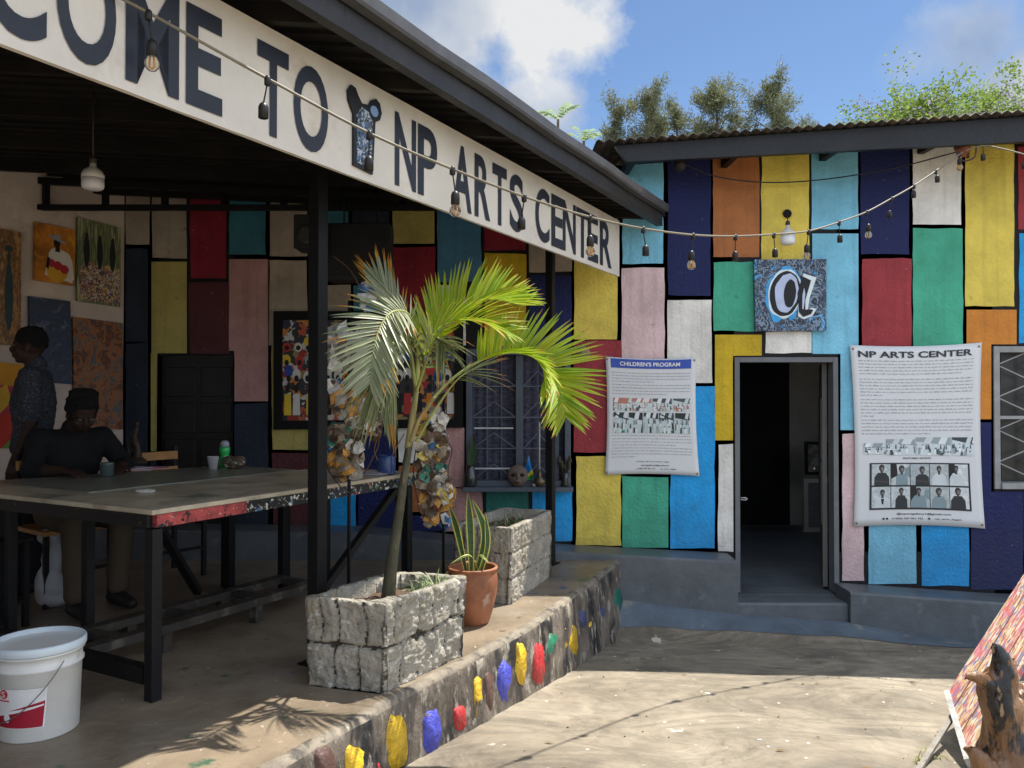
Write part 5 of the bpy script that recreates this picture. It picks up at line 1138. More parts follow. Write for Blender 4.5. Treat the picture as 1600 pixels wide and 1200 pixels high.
def make_palm():
    b = P(606, 930, 3.72); b.z = .32
    r = thing('palm_tree', b, 'young palm with leaning trunk and lime green fronds in the near stone planter', 'palm')
    m = MB(); c = catmull([b, P(612, 880, 3.72), P(621, 820, 3.73), P(631, 750, 3.74), P(640, 690, 3.75)], 70); rd = []
    for i in range(71):
        t = i / 70; base = .0165 * (1 - t) ** 1.6 + .0170; ring = .0022 * max(0, 1 - abs(((t ** .8) * 13) % 1 - .5) * 9); rd.append(base + ring)
    m.tube(c, rd, 18, 0); m.build('trunk', M('palm_trunk_bark', (.075, .07, .04), .6, var=.6, vs=14, bump=.6, bs=30, stretch=(1, 1, .3), splats=(((.36, .23, .15), 4, .50, .10), ((.03, .035, .02), 7, .54, .1), ((.45, .4, .33), 26, .64, .03))), r)
    m = MB(); c = catmull([P(638, 700, 3.75), P(644, 655, 3.75), P(650, 610, 3.75), P(652, 560, 3.76)], 30)
    m.tube(c, [.0175 * (1 - .6 * i / 30) + .002 for i in range(31)], 14, 0)
    m.tube(catmull([P(642, 690, 3.74), P(655, 655, 3.74), P(680, 620, 3.74)], 20), [.014 * (1 - .6 * i / 20) for i in range(21)], 10, 0)
    m.build('crownshaft', M('palm_crownshaft', (.30, .25, .10), .5, var=.4, vs=14, stretch=(3, 3, .4), splats=(((.42, .2, .07), 6, .58, .1),)), r)
    # long frond arching right, leaflets standing up and the end drooping
    frond(r, [(648, 668, 3.75), (690, 608, 3.79), (745, 566, 3.84), (800, 551, 3.88), (845, 564, 3.88), (872, 602, 3.84), (884, 652, 3.80)], 60, .265, LIME, up=(0, -.8, .75), a0=66, a1=40, lift=.45, droop=.08, bias=(.12, 0, .45), fade=1.5, seed=1, tip=.35, tipfrac=.2, start=.34, wd=.0105)
    # upper right frond
    frond(r, [(651, 600, 3.77), (662, 540, 3.85), (700, 492, 3.98), (760, 468, 4.10), (812, 478, 4.18)], 58, .275, LIME, up=(.1, -.75, .8), a0=62, a1=25, lift=.3, droop=.10, bias=(.15, 0, .35), seed=2, tip=.3, tipfrac=.2, wd=.0105)
    frond(r, [(650, 605, 3.75), (660, 550, 3.72), (690, 510, 3.68), (740, 500, 3.62), (790, 520, 3.6)], 40, .23, LIME, up=(0, -.6, .9), a0=60, a1=30, lift=.2, droop=.35, bias=(.1, 0, .2), seed=9, tip=.2, wd=.007)
    # big pale frond hooking over towards the camera on the left
    frond(r, [(650, 605, 3.75), (652, 540, 3.68), (638, 492, 3.56), (612, 488, 3.42), (592, 516, 3.34), (582, 558, 3.29), (578, 602, 3.27)], 34, .205, PALE, up=(.25, -.85, .5), a0=72, a1=30, lift=.15, droop=.22, bias=(-.18, 0, .12), seed=3, tip=.25, start=.3, wd=.0095)
    # scorched young frond standing up
    frond(r, [(649, 600, 3.77), (632, 520, 3.80), (610, 465, 3.84), (592, 435, 3.86)], 18, .235, PALE, up=(0, -1, .1), a0=30, a1=10, lift=.05, droop=.02, bias=(-.05, 0, .15), seed=4, tip=.85, tipfrac=.35, start=.35, wd=.008)
    # dark frond hanging down in front
    frond(r, [(649, 605, 3.74), (640, 545, 3.64), (618, 535, 3.56), (600, 575, 3.52), (594, 630, 3.50)], 34, .26, OLIV, up=(.3, -.8, .3), a0=45, a1=18, lift=.0, droop=.7, bias=(0, 0, -.25), seed=5, tip=.2, wd=.0075)
    frond(r, [(651, 610, 3.73), (668, 560, 3.66), (682, 528, 3.58), (696, 545, 3.52)], 20, .24, OLIV, up=(-.2, -.8, .3), a0=48, a1=20, lift=.1, droop=.5, seed=6, tip=.3)
    # thin dying frond low on the right
    frond(r, [(650, 690, 3.75), (680, 640, 3.74), (712, 596, 3.72), (738, 577, 3.70)], 7, .22, OLIV, up=(0, -.7, .7), a0=40, a1=8, lift=0, droop=.35, bias=(.1, 0, -.25), seed=7, tip=.9, start=.7, wd=.003)
make_palm()

# ================================================================ SCRAP SCULPTURES
def scrap(label, px_rod, Yr, top, bot, blobs, wires, seed):
    rs = random.Random(seed); foot = P(px_rod, 900, Yr); foot.z = 0
    r = thing('scrap_sculpture', foot, label, 'sculpture')
    m = MB(); m.tube([foot, Vector((foot.x, foot.y, P(px_rod, top, Yr).z))], .009, 8); m.lathe(foot, [(.14, 0), (.14, .012), (.02, .02)], 20); m.build('rod', BLK, r)
    cols = [(.28, .22, .15), (.11, .07, .04), (.60, .56, .50), (.55, .27, .05), (.16, .10, .06), (.42, .40, .37), (.06, .04, .03), (.05, .14, .3), (.6, .45, .1), (.3, .05, .03), (.04, .22, .16), (.62, .6, .58)]  # pale tin colours lightened to stand in for highlights
    ms = [M('scrap_%d' % i if False else 'scrap_tin_' + 'abcdefghijkl'[i], c, .45, var=.5, vs=22, bump=.5, bs=50, spec=.6, metal=.15) for i, c in enumerate(cols)]; m = MB()
    for (cx, cy, rx, ry, n, pal) in blobs:
        for _ in range(n):
            a = rs.uniform(0, 6.28); q = math.sqrt(rs.random()); px, py = cx + rx * q * math.cos(a), cy + ry * q * math.sin(a); c = P(px, py, Yr - .03 + rs.uniform(-.05, .05)); s = rs.uniform(.012, .042)
            ax = Vector((rs.uniform(-1, 1), rs.uniform(-.5, .5), rs.uniform(-1, 1))).normalized(); nrm = Vector((rs.uniform(-.7, .7), -1, rs.uniform(-.5, .9))).normalized(); ax = (ax - nrm * ax.dot(nrm)).normalized(); ay = nrm.cross(ax)
            k = rs.choice((5, 6, 7)); ring = [c + (ax * math.cos(6.283 * i / k) * rs.uniform(.6, 1.7) + ay * math.sin(6.283 * i / k) * rs.uniform(.6, 1.1)) * s + nrm * rs.uniform(-.3, .1) * s for i in range(k)]
            mi = rs.choice(pal); back = c - nrm * s * .12; m.add([c + nrm * s * .15 * rs.uniform(-1, 1.5)] + ring + [back], [(0, 1 + i, 1 + (i + 1) % k) for i in range(k)] + [(k + 1, 1 + (i + 1) % k, 1 + i) for i in range(k)], mi, False)
    m.build('scrap_pieces', ms, r)
    for w_ in wires: m = MB(); m.tube(catmull([P(x, y, Yr - .03 + rs.uniform(-.03, .03)) for x, y in w_], 20), .0035, 6, 0); m.build('wire', M('rusty_wire', (.10, .055, .03), .6, var=.4), r)
G = (2, 5, 11, 5, 2, 0); B_ = (0, 1, 2, 4, 3, 8, 0, 6, 4, 2, 7)
scrap('tall scrap-metal figure of grey and brown pieces on a rod beside the palm', 545, 4.12, 470, 0,
      [(533, 528, 20, 16, 70, G), (527, 555, 15, 18, 45, G), (552, 540, 16, 14, 30, (5, 2, 1)), (520, 605, 9, 11, 18, (2, 7, 11, 1)), (545, 625, 22, 24, 70, (0, 2, 3, 4, 2)), (562, 650, 28, 20, 80, (2, 0, 3, 8, 3, 11, 1)), (583, 655, 10, 30, 45, (1, 4, 0, 6)), (530, 680, 20, 18, 50, (1, 4, 0, 10)), (520, 705, 10, 24, 35, (0, 3, 4, 2)), (555, 705, 10, 40, 60, (5, 2, 0, 1)), (537, 725, 9, 26, 40, (3, 4, 0)), (572, 462, 4, 18, 12, (7, 11)), (577, 478, 5, 5, 6, (7,))],
      [[(520, 400), (545, 420), (560, 445), (572, 480), (560, 520)], [(583, 650), (592, 690), (580, 720), (570, 740)], [(508, 680), (512, 730), (530, 758), (545, 770)], [(600, 620), (598, 660), (585, 700), (590, 720)], [(520, 620), (506, 660), (512, 700), (525, 730)]], 5)
scrap('smaller scrap-metal figure of brown tins and wire on a rod right of the palm trunk', 693, 4.72, 600, 0,
      [(664, 665, 12, 18, 70, B_), (686, 660, 8, 20, 40, (2, 0, 5, 11)), (668, 700, 13, 18, 60, B_), (688, 700, 10, 20, 50, B_), (660, 740, 9, 24, 50, (1, 4, 0, 10)), (682, 750, 14, 26, 70, (9, 0, 8, 1, 4, 2, 10)), (672, 790, 14, 18, 50, (9, 4, 1, 3)), (697, 775, 8, 20, 30, (8, 2, 3)), (674, 812, 12, 8, 20, (3, 0)), (697, 815, 6, 8, 10, (7, 11)), (688, 617, 5, 20, 10, (6, 0))],
      [[(650, 700), (646, 740), (655, 790), (668, 815)], [(690, 690), (706, 700), (700, 740), (708, 770)], [(660, 660), (680, 640), (692, 600)], [(668, 770), (690, 800), (712, 790)]], 11)

# ================================================================ STRING LIGHTS AND LAMPS
DRP = .2
def string_light():
    r = thing('string_light', P(707, 264, 3.0), 'sagging outdoor string light with small clear bulbs crossing the courtyard', 'string lights')
    knots = [(-160, -200, 2.1), (20, -92, 2.25), (120, -38, 2.33), (232, 20, 2.45), (418, 123, 2.62), (577, 208, 2.8), (707, 264, 3.0), (819, 307, 3.3), (922, 339, 3.6), (1005, 357, 3.85), (1083, 367, 4.1), (1149, 369, 4.4), (1209, 366, 4.7), (1263, 361, 4.95), (1311, 347, 5.15), (1354, 331, 5.35), (1393, 310, 5.5), (1428, 290, 5.65), (1462, 267, 5.8), (1504, 238, 5.96)]
    pts = [P(*k) for k in knots]; m = MB(); m.tube(catmull(pts, 240), .0052, 8); m.build('cable', M('weathered_cable', (.20, .17, .12), .5, var=.3, vs=6), r)
    pts2 = [P(1508, 236, 5.98), P(1536, 228, 5.9), P(1569, 233, 5.8), P(1640, 250, 5.6), P(1760, 262, 5.3)]; m = MB(); m.tube(catmull(pts2, 40), .0052, 8); m.build('cable', MC['weathered_cable'], r)
    soc = M('black_lamp_holder', (.018, .016, .015), .4, var=.3); glass = M('bulb_glass', (.85, .8, .7), .04)
    g = glass.node_tree.nodes['Principled BSDF']; g.inputs['Transmission Weight'].default_value = .93; g.inputs['IOR'].default_value = 1.18
    fil = M('amber_filament', (.75, .33, .06), .4)
    with_bulb = {234: 1, 707: 1, 922: 1, 1083: 1, 1263: 1, 1354: 1}
    lst = [(k, knots[i]) for i, k in enumerate(pts)][2:] + [(P(1499, 240, 5.95), (1499, 240, 5.95))]
    for i, (p, (x, y, Y)) in enumerate(lst):
        if 1500 < x or x == 1504: continue
        bulb = x in (232, 707, 922, 1083, 1263, 1354, 1499); L_ = .085 if x < 1400 else .035
        sw = Vector((.012 * math.sin(i * 2.1), .01 * math.cos(i * 1.3), 0))
        m = MB(); m.lathe(p - UP * .012, [(.006, -.012), (.011, -.008), (.011, .016), (.006, .022)], 10); m.tube([p - UP * .01, p - UP * (L_ * .5) + sw * .4, p - UP * L_ + sw], .0028, 6)
        t = p - UP * L_ + sw; m.lathe(t, [(.012, -.050), (.0165, -.048), (.0165, -.012), (.012, -.002), (.005, .004)], 16); h = m.build('lamp_holder', soc, r)
        if bulb:
            c = t - UP * .072; m = MB(); m.lathe(c, [(.0015, -.0245), (.012, -.021), (.0195, -.012), (.0225, 0), (.020, .010), (.0145, .020), (.012, .026)], 20); m.build('bulb', glass, h)
            m = MB(); m.tube([c + Vector((-.005, 0, .02)), c + Vector((-.007, 0, -.008)), c + Vector((0, 0, -.014)), c + Vector((.007, 0, -.008)), c + Vector((.005, 0, .02))], .0028, 6); m.build('filament', fil, h)
    for (x, y, Y, b) in ((1536, 228, 5.9, 0), (1600, 240, 5.7, 1)):
        p = P(x, y, Y); m = MB(); m.tube([p, p - UP * .06], .0028, 6); m.lathe(p - UP * .06, [(.012, -.05), (.0165, -.048), (.0165, -.012), (.012, 0)], 14); m.build('lamp_holder', soc, r)
string_light()
def led(label, top, bot, Y, rad, cord_to):
    p, q = P(*top, Y), P(*bot, Y); h = p.z - q.z; r = thing('lamp', q, label, 'lamp'); m = MB()
    m.lathe(q, [(rad * .25, 0), (rad * .72, h * .02), (rad * .93, h * .07), (rad, h * .16), (rad, h * .42)], 32); m.build('diffuser', M('opal_diffuser', (.76, .76, .78), .4, var=.05, spec=.5), r)
    m = MB(); m.lathe(q, [(rad * 1.005, h * .42), (rad * 1.0, h * .56), (rad * .8, h * .70), (rad * .45, h * .80), (rad * .30, h * .84), (rad * .28, h)], 32); m.build('body', M('lamp_body_plastic', (.62, .60, .56), .45, var=.1), r)
    m = MB(); m.lathe(q + UP * h, [(rad * .3, -.005), (rad * .34, .015), (rad * .2, .03)], 14); m.tube([q + UP * (h + .02), cord_to], .004, 6); m.build('cord', M('lamp_cord', (.05, .035, .03), .6), r)
pp = P(145, 250, 3.8); led('large white bulb hanging inside the porch near the cream wall', (145, 254), (145, 297), 3.8, .050, Vector((pp.x, pp.y, 2.72)))
led('white bulb hanging from a hole in the yellow patch above the doorway canvas', (1231, 351), (1231, 383), 6.36, .056, P(1230, 336, 6.49))
m = MB(); c = P(1230, 334, DW - .012); m.lathe(c, [(.034, 0), (.036, .004), (.030, .007)], 16, axis=(0, -1, 0)); tag(m.build('cable_hole', M('dark_hole', (.01, .008, .008), .9), origin=c), 'dark round cable outlet in the yellow wall above the hanging white bulb', 'outlet')
# wall cable and insulators under the eave
m = MB(); m.tube(catmull([P(1064, 254, 6.2), P(1120, 276, 6.3), P(1200, 285, 6.4), P(1290, 280, 6.4), P(1400, 262, 6.3), P(1500, 236, 6.1)], 40), .005, 6)
tag(m.build('cable', M('black_cable', (.02, .02, .022), .5), origin=P(1280, 280, 6.4)), 'thin black cable sagging across the painted wall under the eave', 'cable')
r = thing('insulator', P(1508, 238, 6.1), 'rust brown clay insulator under the eave where the string light ends', 'insulator')
m = MB(); m.lathe(P(1505, 232, 6.1), [(.02, -.05), (.05, -.045), (.06, -.02), (.045, 0), (.055, .015), (.04, .04), (.02, .045)], 20, axis=(.5, -.6, .5)); m.build('body', M('clay_insulator', (.25, .08, .04), .6, var=.4, bump=.4), r)
m = MB(); m.bar(P(1512, 226, 6.06), P(1512, 245, 6.4), .025, .025); m.tube(catmull([P(1490, 228, 6.05), P(1502, 250, 6.03), P(1522, 246, 6.03), P(1526, 226, 6.05)], 20), .006, 6); m.build('bracket', M('rusty_bracket', (.07, .04, .03), .7), r)
r = thing('insulator', P(1062, 258, 6.2), 'small dark insulator under the left end of the eave', 'insulator')
m = MB(); m.lathe(P(1062, 258, 6.2), [(.02, -.04), (.045, -.03), (.045, .01), (.03, .03), (.015, .05)], 16, axis=(-.3, -1, .2)); m.bar(P(1062, 256, 6.2), P(1062, 250, 6.49), .02, .02); m.build('body', M('dark_insulator', (.03, .025, .025), .6), r)
# round dried sponge-like ball on the red patch
c = P(911, 552, DW - .06); m = MB(); m.ball(c, .058, .058, .055, seg=24, rings=18)
o = bake(m, 'wall_ball', M('dried_ball', (.34, .24, .17), .9, var=.5, vs=30, bump=1, bs=60), origin=c, voxel=.005, disp=lambda q: .008 * N3(q, 60)); tag(o, 'round knobbly brown ball fixed to the dark red patch beside the corner post', 'wall ornament')

# ================================================================ ON THE WINDOW SILL
zs = P(800, 760, DW - .13).z + .008
zs = WL[2] + .008
def sill(px, dy=-.06): p = P(px, 755, DW + dy); p.z = zs; return p
def mask_(r, p):
    m = MB(); c = p + UP * .085; m.ball(c, .085, .045, .088, seg=24, rings=16); m.ball(c + Vector((0, -.035, -.002)), .014, .022, .032); m.ball(c + Vector((0, -.028, .035)), .055, .02, .014)
    m.tube([c + Vector((-.022, -.042, -.042)), c + Vector((.022, -.042, -.042))], .008, 8); m.tube([c + Vector((-.02, -.041, -.055)), c + Vector((.02, -.041, -.055))], .007, 8)
    bake(m, 'face', M('mask_wood', (.15, .11, .09), .6, var=.4, vs=14), r, voxel=.006)
    m = MB()
    for s in (-1, 1): m.ball(c + Vector((.032 * s, -.034, .008)), .023, .013, .016)
    m.ball(c + Vector((0, -.047, -.048)), .018, .006, .004); m.build('eye_hollows', M('mask_dark', (.01, .01, .01), .8), r)
small('mask', 'carved wooden face mask standing on the grey window sill', 'mask', sill(809), mask_)
def plantvase(r, p):
    m = MB(); m.lathe(p, [(.045, 0), (.052, .01), (.05, .09), (.035, .14), (.038, .17), (.035, .17), (.032, .14), (.045, .09), (.045, .02)], 24); m.build('vase', M('smoky_vase', (.03, .035, .035), .12, spec=.7), r)
    for (tx, ty, w_) in ((739, 677, .026), (733, 695, .022), (746, 700, .02)):
        m = MB(); a, t = p + UP * .03, P(tx, ty, DW - .06); pts = catmull([a, (a + t) / 2 + Vector((jit(.01), 0, 0)), t], 14); vs = []
        for i, q in enumerate(pts): u = i / 14; ww = w_ * (.4 + .6 * min(1, u * 1.8)) * (1 - max(0, (u - .55) / .45) ** 2); vs += [q - Vector((ww, 0, 0)), q + Vector((0, .006, 0)), q + Vector((ww, 0, 0))]
        m.add(vs, [(3 * i + k, 3 * i + k + 1, 3 * i + k + 4, 3 * i + k + 3) for i in range(14) for k in (0, 1)], 0, True); m.build('leaf', M('dark_sill_leaf', (.035, .07, .03), .5, var=.4, vs=20), r, recalc=False)
small('potted_plant', 'dark snake plant in a smoky glass vase at the left of the window sill', 'plant', sill(735), plantvase)
def flag(r, p):
    m = MB(); t = P(826, 712, DW - .07); b = P(834, 752, DW - .07); b.z = zs + .02; m.tube([b, t], .003, 6); m.lathe(Vector((b.x, b.y, zs)), [(.016, 0), (.016, .02), (.006, .026)], 12); m.build('stick', M('flag_stick', (.4, .38, .34), .5), r)
    m = MB(); n = 10; vs = []
    cs = lambda u, v: t + (b - t) * (.02 + .62 * v) + Vector((-.052 * u * (1 - .2 * v) * .8, -.008 * math.sin(u * 7), -.10 * u + .0 * v))
    cs = lambda u, v: P(826 - 7 * u + 9 * v * (1 - u) - 0, 713 + 24 * u + 34 * v * (1 - .55 * u), DW - .075 - .01 * math.sin(u * 6 + v * 2))
    for j in range(n + 1):
        for i in range(n + 1): vs.append(cs(i / n, j / n))
    for j in range(n):
        for i in range(n): m.f.append([j * (n + 1) + i, j * (n + 1) + i + 1, (j + 1) * (n + 1) + i + 1, (j + 1) * (n + 1) + i]); m.m.append(0 if j < 6 else (1 if j < 8 else 2)); m.sm.append(True)
    m.v = vs; m.build('cloth', [M('flag_blue', (.01, .20, .60), .7), M('flag_yellow', (.7, .55, .03), .7), M('flag_green', (.02, .2, .05), .7)], r, recalc=False)
small('flag', 'little blue, yellow and green flag on a stick beside the mask', 'flag', sill(832), flag)
def vase(r, p):
    m = MB(); m.lathe(p, [(.028, 0), (.032, .006), (.052, .03), (.050, .05), (.024, .075), (.014, .10), (.016, .13), (.012, .13)], 24); m.build('body', M('brass_vase', (.16, .13, .08), .35, metal=.6, var=.3), r)
    m = MB(); m.tube([p + UP * .1, P(843, 659, DW - .06)], .006, 8); m.build('stick', M('pale_stick', (.5, .47, .42), .6, var=.4, vs=20), r)
small('vase', 'small dull brass vase holding one tall pale stick on the window sill', 'vase', sill(843), vase)
def vase2(r, p):
    m = MB(); m.lathe(p, [(.03, 0), (.034, .006), (.02, .06), (.034, .11), (.03, .11)], 20); m.build('body', M('smoky_vase', (.03, .035, .035), .12), r)
    m = MB(); rs = random.Random(1)
    for k in range(16): d = Vector((rs.uniform(-.5, .5), rs.uniform(-.3, .1), 1)).normalized(); e = p + UP * .08 + d * rs.uniform(.08, .16); m.tube([p + UP * .05, e], .002, 5); m.ball(e, .014, .01, .02, seg=6, rings=4)
    m.build('stems', M('dried_stems', (.05, .05, .03), .8), r)
small('vase', 'dark glass vase of dried stems at the right end of the window sill', 'vase', sill(883), vase2)
# black box loudspeaker hung in the porch
r = thing('loudspeaker', P(485, 368, 5.2), 'black box loudspeaker hanging under the porch roof beside the first post', 'speaker')
a, b = P(465, 340, 5.2), P(503, 392, 5.2); m = MB(); m.box((a.x, 5.1, b.z), (b.x, 5.3, a.z)); m.build('cabinet', M('speaker_black', (.012, .012, .013), .6), r, bevel=.008)
m = MB(); c = Vector(((a.x + b.x) / 2, 5.097, (a.z + b.z) / 2 - .02)); m.lathe(c, [(.062, 0), (.06, .005), (.03, -.004), (.0, .0)], 24, axis=(0, -1, 0)); m.build('cone', M('speaker_cone', (.03, .03, .03), .5), r)
m = MB(); m.tube([Vector((c.x, 5.2, a.z)), Vector((c.x, 5.2, 2.74))], .006, 6); m.build('hanger', BLK, r)
r = thing('loudspeaker', P(575, 370, 5.4), 'large dark panel-fronted loudspeaker hanging under the porch roof behind the palm', 'speaker')
a, b = P(515, 352, 5.5), P(612, 440, 5.5); m = MB(); m.box((a.x, 5.42, b.z), (b.x, 5.6, a.z)); m.build('cabinet', MC['speaker_black'], r, bevel=.008)
m = MB(); m.box((a.x + .03, 5.413, b.z + .03), (b.x - .03, 5.42, a.z - .03)); m.build('grille', M('speaker_cloth', (.02, .02, .022), .9, bump=.5, bs=200), r)
for x in (a.x + .1, b.x - .1): m = MB(); m.tube([Vector((x, 5.5, a.z)), Vector((x, 5.5, 2.72))], .006, 6); m.build('hanger', BLK, r)

# ================================================================ PEOPLE
SKIN = M('dark_brown_skin', (.035, .018, .012), .6, var=.2, vs=20, spec=.25)
HAIR = M('black_hair', (.008, .007, .007), .9, var=.3, vs=60, bump=1, bs=120)
def limb(m, pts, rad, seg=14):
    for i in range(len(pts) - 1):
        a, b = Vector(pts[i]), Vector(pts[i + 1]); n = 5
        m.tube([a + (b - a) * k / n for k in range(n + 1)], [rad[i] + (rad[i + 1] - rad[i]) * k / n for k in range(n + 1)], seg)
    for p, q in zip(pts, rad): m.ball(p, q, seg=14, rings=10)
def person(r, X, J, face, tilt, hand_dirs, hair, shirt, trousers, shirt_sleeve, tilt_side=0):
    """J: joints in the body frame (right, forward, up); X maps them to the place"""
    sk = MB(); hd = J['head']
    fw = Vector((math.sin(face), math.cos(face), 0)); rt = Vector((fw.y, -fw.x, 0)); up = (UP * math.cos(tilt) + fw * math.sin(tilt)); fw2 = (fw * math.cos(tilt) - UP * math.sin(tilt))
    W = lambda v: X(v); Hh = lambda a, b, c: Vector(hd) + rt * a + fw2 * b + up * c
    rot3 = Matrix((X(rt) - X(Vector((0, 0, 0))), X(fw2) - X(Vector((0, 0, 0))), X(up) - X(Vector((0, 0, 0))))).transposed()
    sk.ball(W(Hh(0, -.012, .03)), .076, .095, .100, rot=rot3, seg=24, rings=16); sk.ball(W(Hh(0, .022, -.045)), .056, .066, .066, rot=rot3, seg=20, rings=12); sk.ball(W(Hh(0, .055, -.088)), .026, .022, .020, rot=rot3)
    sk.ball(W(Hh(0, .094, -.022)), .013, .018, .020, rot=rot3, seg=10, rings=8); sk.tube([W(Hh(0, .084, .015)), W(Hh(0, .104, -.020))], [.008, .012], 8)
    for s in (-1, 1):
        sk.ball(W(Hh(.078 * s, -.005, -.012)), .010, .020, .032, rot=rot3, seg=10, rings=8); sk.ball(W(Hh(.030 * s, .076, .024)), .020, .010, .007, rot=rot3, seg=10, rings=6); sk.ball(W(Hh(.040 * s, .060, -.03)), .022, .018, .018, rot=rot3, seg=10, rings=8)
    for dz, w_ in ((-.050, .009), (-.062, .010)): sk.tube([W(Hh(-.024, .076, dz)), W(Hh(0, .088, dz)), W(Hh(.024, .076, dz))], [.005, w_, .005], 8)
    limb(sk, [W(J['neck']), W(Hh(0, -.02, -.07))], [.056, .052])
    ch, pv = Vector(J['chest']), Vector(J['pelvis'])
    torso = [(pv, .165, .115), (pv * .6 + ch * .4, .145, .10), (ch, .175, .12), (ch + (Vector(J['neck']) - ch) * .55, .165, .095)]
    def trunk(m, g):
        for i in range(3):
            (a, ra, da), (b, rb, db) = torso[i], torso[i + 1]
            for k in range(5):
                t = k / 4; c = a + (b - a) * t; m.ball(W(c), ra + (rb - ra) * t + g, da + (db - da) * t + g, .075 + g, rot=ROT, seg=20, rings=10)
    O = X(Vector((0, 0, 0))); ROT = Matrix((X(Vector((1, 0, 0))) - O, X(Vector((0, 1, 0))) - O, UP)).transposed()
    trunk(sk, 0)
    for s, S_ in ((-1, 'l'), (1, 'r')):
        sh_, el, wr = [Vector(J[k + S_]) for k in ('sh', 'el', 'wr')]; hp, kn, an = [Vector(J[k + S_]) for k in ('hip', 'knee', 'ank')]
        limb(sk, [W(ch + (Vector(J['neck']) - ch) * .6), W(sh_), W(el), W(wr)], [.07, .052, .040, .027]); limb(sk, [W(hp), W(kn), W(an)], [.082, .056, .040])
        f_ = Vector(hand_dirs[S_][0]).normalized(); pn = Vector(hand_dirs[S_][1]).normalized(); ac = f_.cross(pn).normalized()   # finger direction, palm normal
        palm = wr + f_ * .05
        for q in (-.028, -.01, .01, .028): sk.tube([W(wr + f_ * .0 + ac * q * .5), W(wr + f_ * .085 + ac * q)], [.016, .0125], 8)
        for q, ln in ((-.030, .062), (-.010, .078), (.010, .083), (.030, .074)):
            a = wr + f_ * .085 + ac * q; b = a + (f_ * .9 + pn * .35) * ln * .5; c = b + (f_ * .55 + pn * .8) * ln * .45; limb(sk, [W(a), W(b), W(c)], [.0095, .0088, .0075], 8)
        th = 1 if True else -1; a = wr + f_ * .025 + ac * .024; b = a + (ac * .75 + f_ * .6).normalized() * .042; c = b + (f_ * .8 + ac * .2 + pn * .3).normalized() * .034; limb(sk, [W(a), W(b), W(c)], [.014, .011, .009], 8)
    bake(sk, 'body', SKIN, r, voxel=.0075, smooth=3)
    # eyes
    m = MB()
    for s in (-1, 1): m.ball(W(Hh(.030 * s, .0765, .006)), .013, .008, .0065, rot=rot3, seg=12, rings=8)
    m.build('eyes', M('eye_white', (.10, .09, .085), .3), r)
    sh = MB(); trunk(sh, .016)
    for S_ in 'lr':
        sh_, el, wr = [Vector(J[k + S_]) for k in ('sh', 'el', 'wr')]; e = sh_ + (el - sh_) * min(1, shirt_sleeve); lst = [W(ch + (Vector(J['neck']) - ch) * .6), W(sh_), W(e)]; rd = [.085, .070, .062]
        if shirt_sleeve > 1: lst.append(W(el + (wr - el) * (shirt_sleeve - 1))); rd = [.085, .070, .055, .045]
        limb(sh, lst, rd)
    limb(sh, [W(J['neck']), W(Vector(J['neck']) + Vector((0, -.01, .025)))], [.068, .062])
    bake(sh, 'shirt', shirt, r, voxel=.01, smooth=3, disp=lambda q: .007 * N3(q, 14) + .004 * N3(q, 30))
    tr = MB(); tr.ball(W(pv), .178, .13, .11, rot=ROT, seg=20, rings=12)
    for S_ in 'lr':
        hp, kn, an = [Vector(J[k + S_]) for k in ('hip', 'knee', 'ank')]; limb(tr, [W(hp), W(kn), W(kn + (an - kn) * .93)], [.098, .074, .062])
    bake(tr, 'trousers', trousers, r, voxel=.012, smooth=3, disp=lambda q: .006 * N3(q, 12))
    for S_ in 'lr':
        an = Vector(J['ank' + S_]); m = MB(); d = Vector(J['toe' + S_]) - an; d.z = 0; d.normalize()
        a = Vector((an.x, an.y, .045)); limb(m, [W(a - d * .05), W(a + d * .06), W(Vector((a.x, a.y, .034)) + d * .17)], [.042, .044, .033]); bake(m, 'shoe', M('dark_shoe', (.02, .018, .018), .5), r, voxel=.008, smooth=2)
    hm = MB()
    for (a, b, c, rx, ry, rz) in hair: hm.ball(W(Hh(a, b, c)), rx, ry, rz, rot=rot3, seg=24, rings=14)
    bake(hm, 'hair', HAIR, r, voxel=.007, smooth=1, disp=lambda q: .009 * N3(q, 60) + .012 * N3(q, 26))
def frame_at(o, yaw):
    o = Vector(o); c, s = math.cos(yaw), math.sin(yaw); return lambda v: o + Vector((v[0] * c - v[1] * s, v[0] * s + v[1] * c, v[2]))
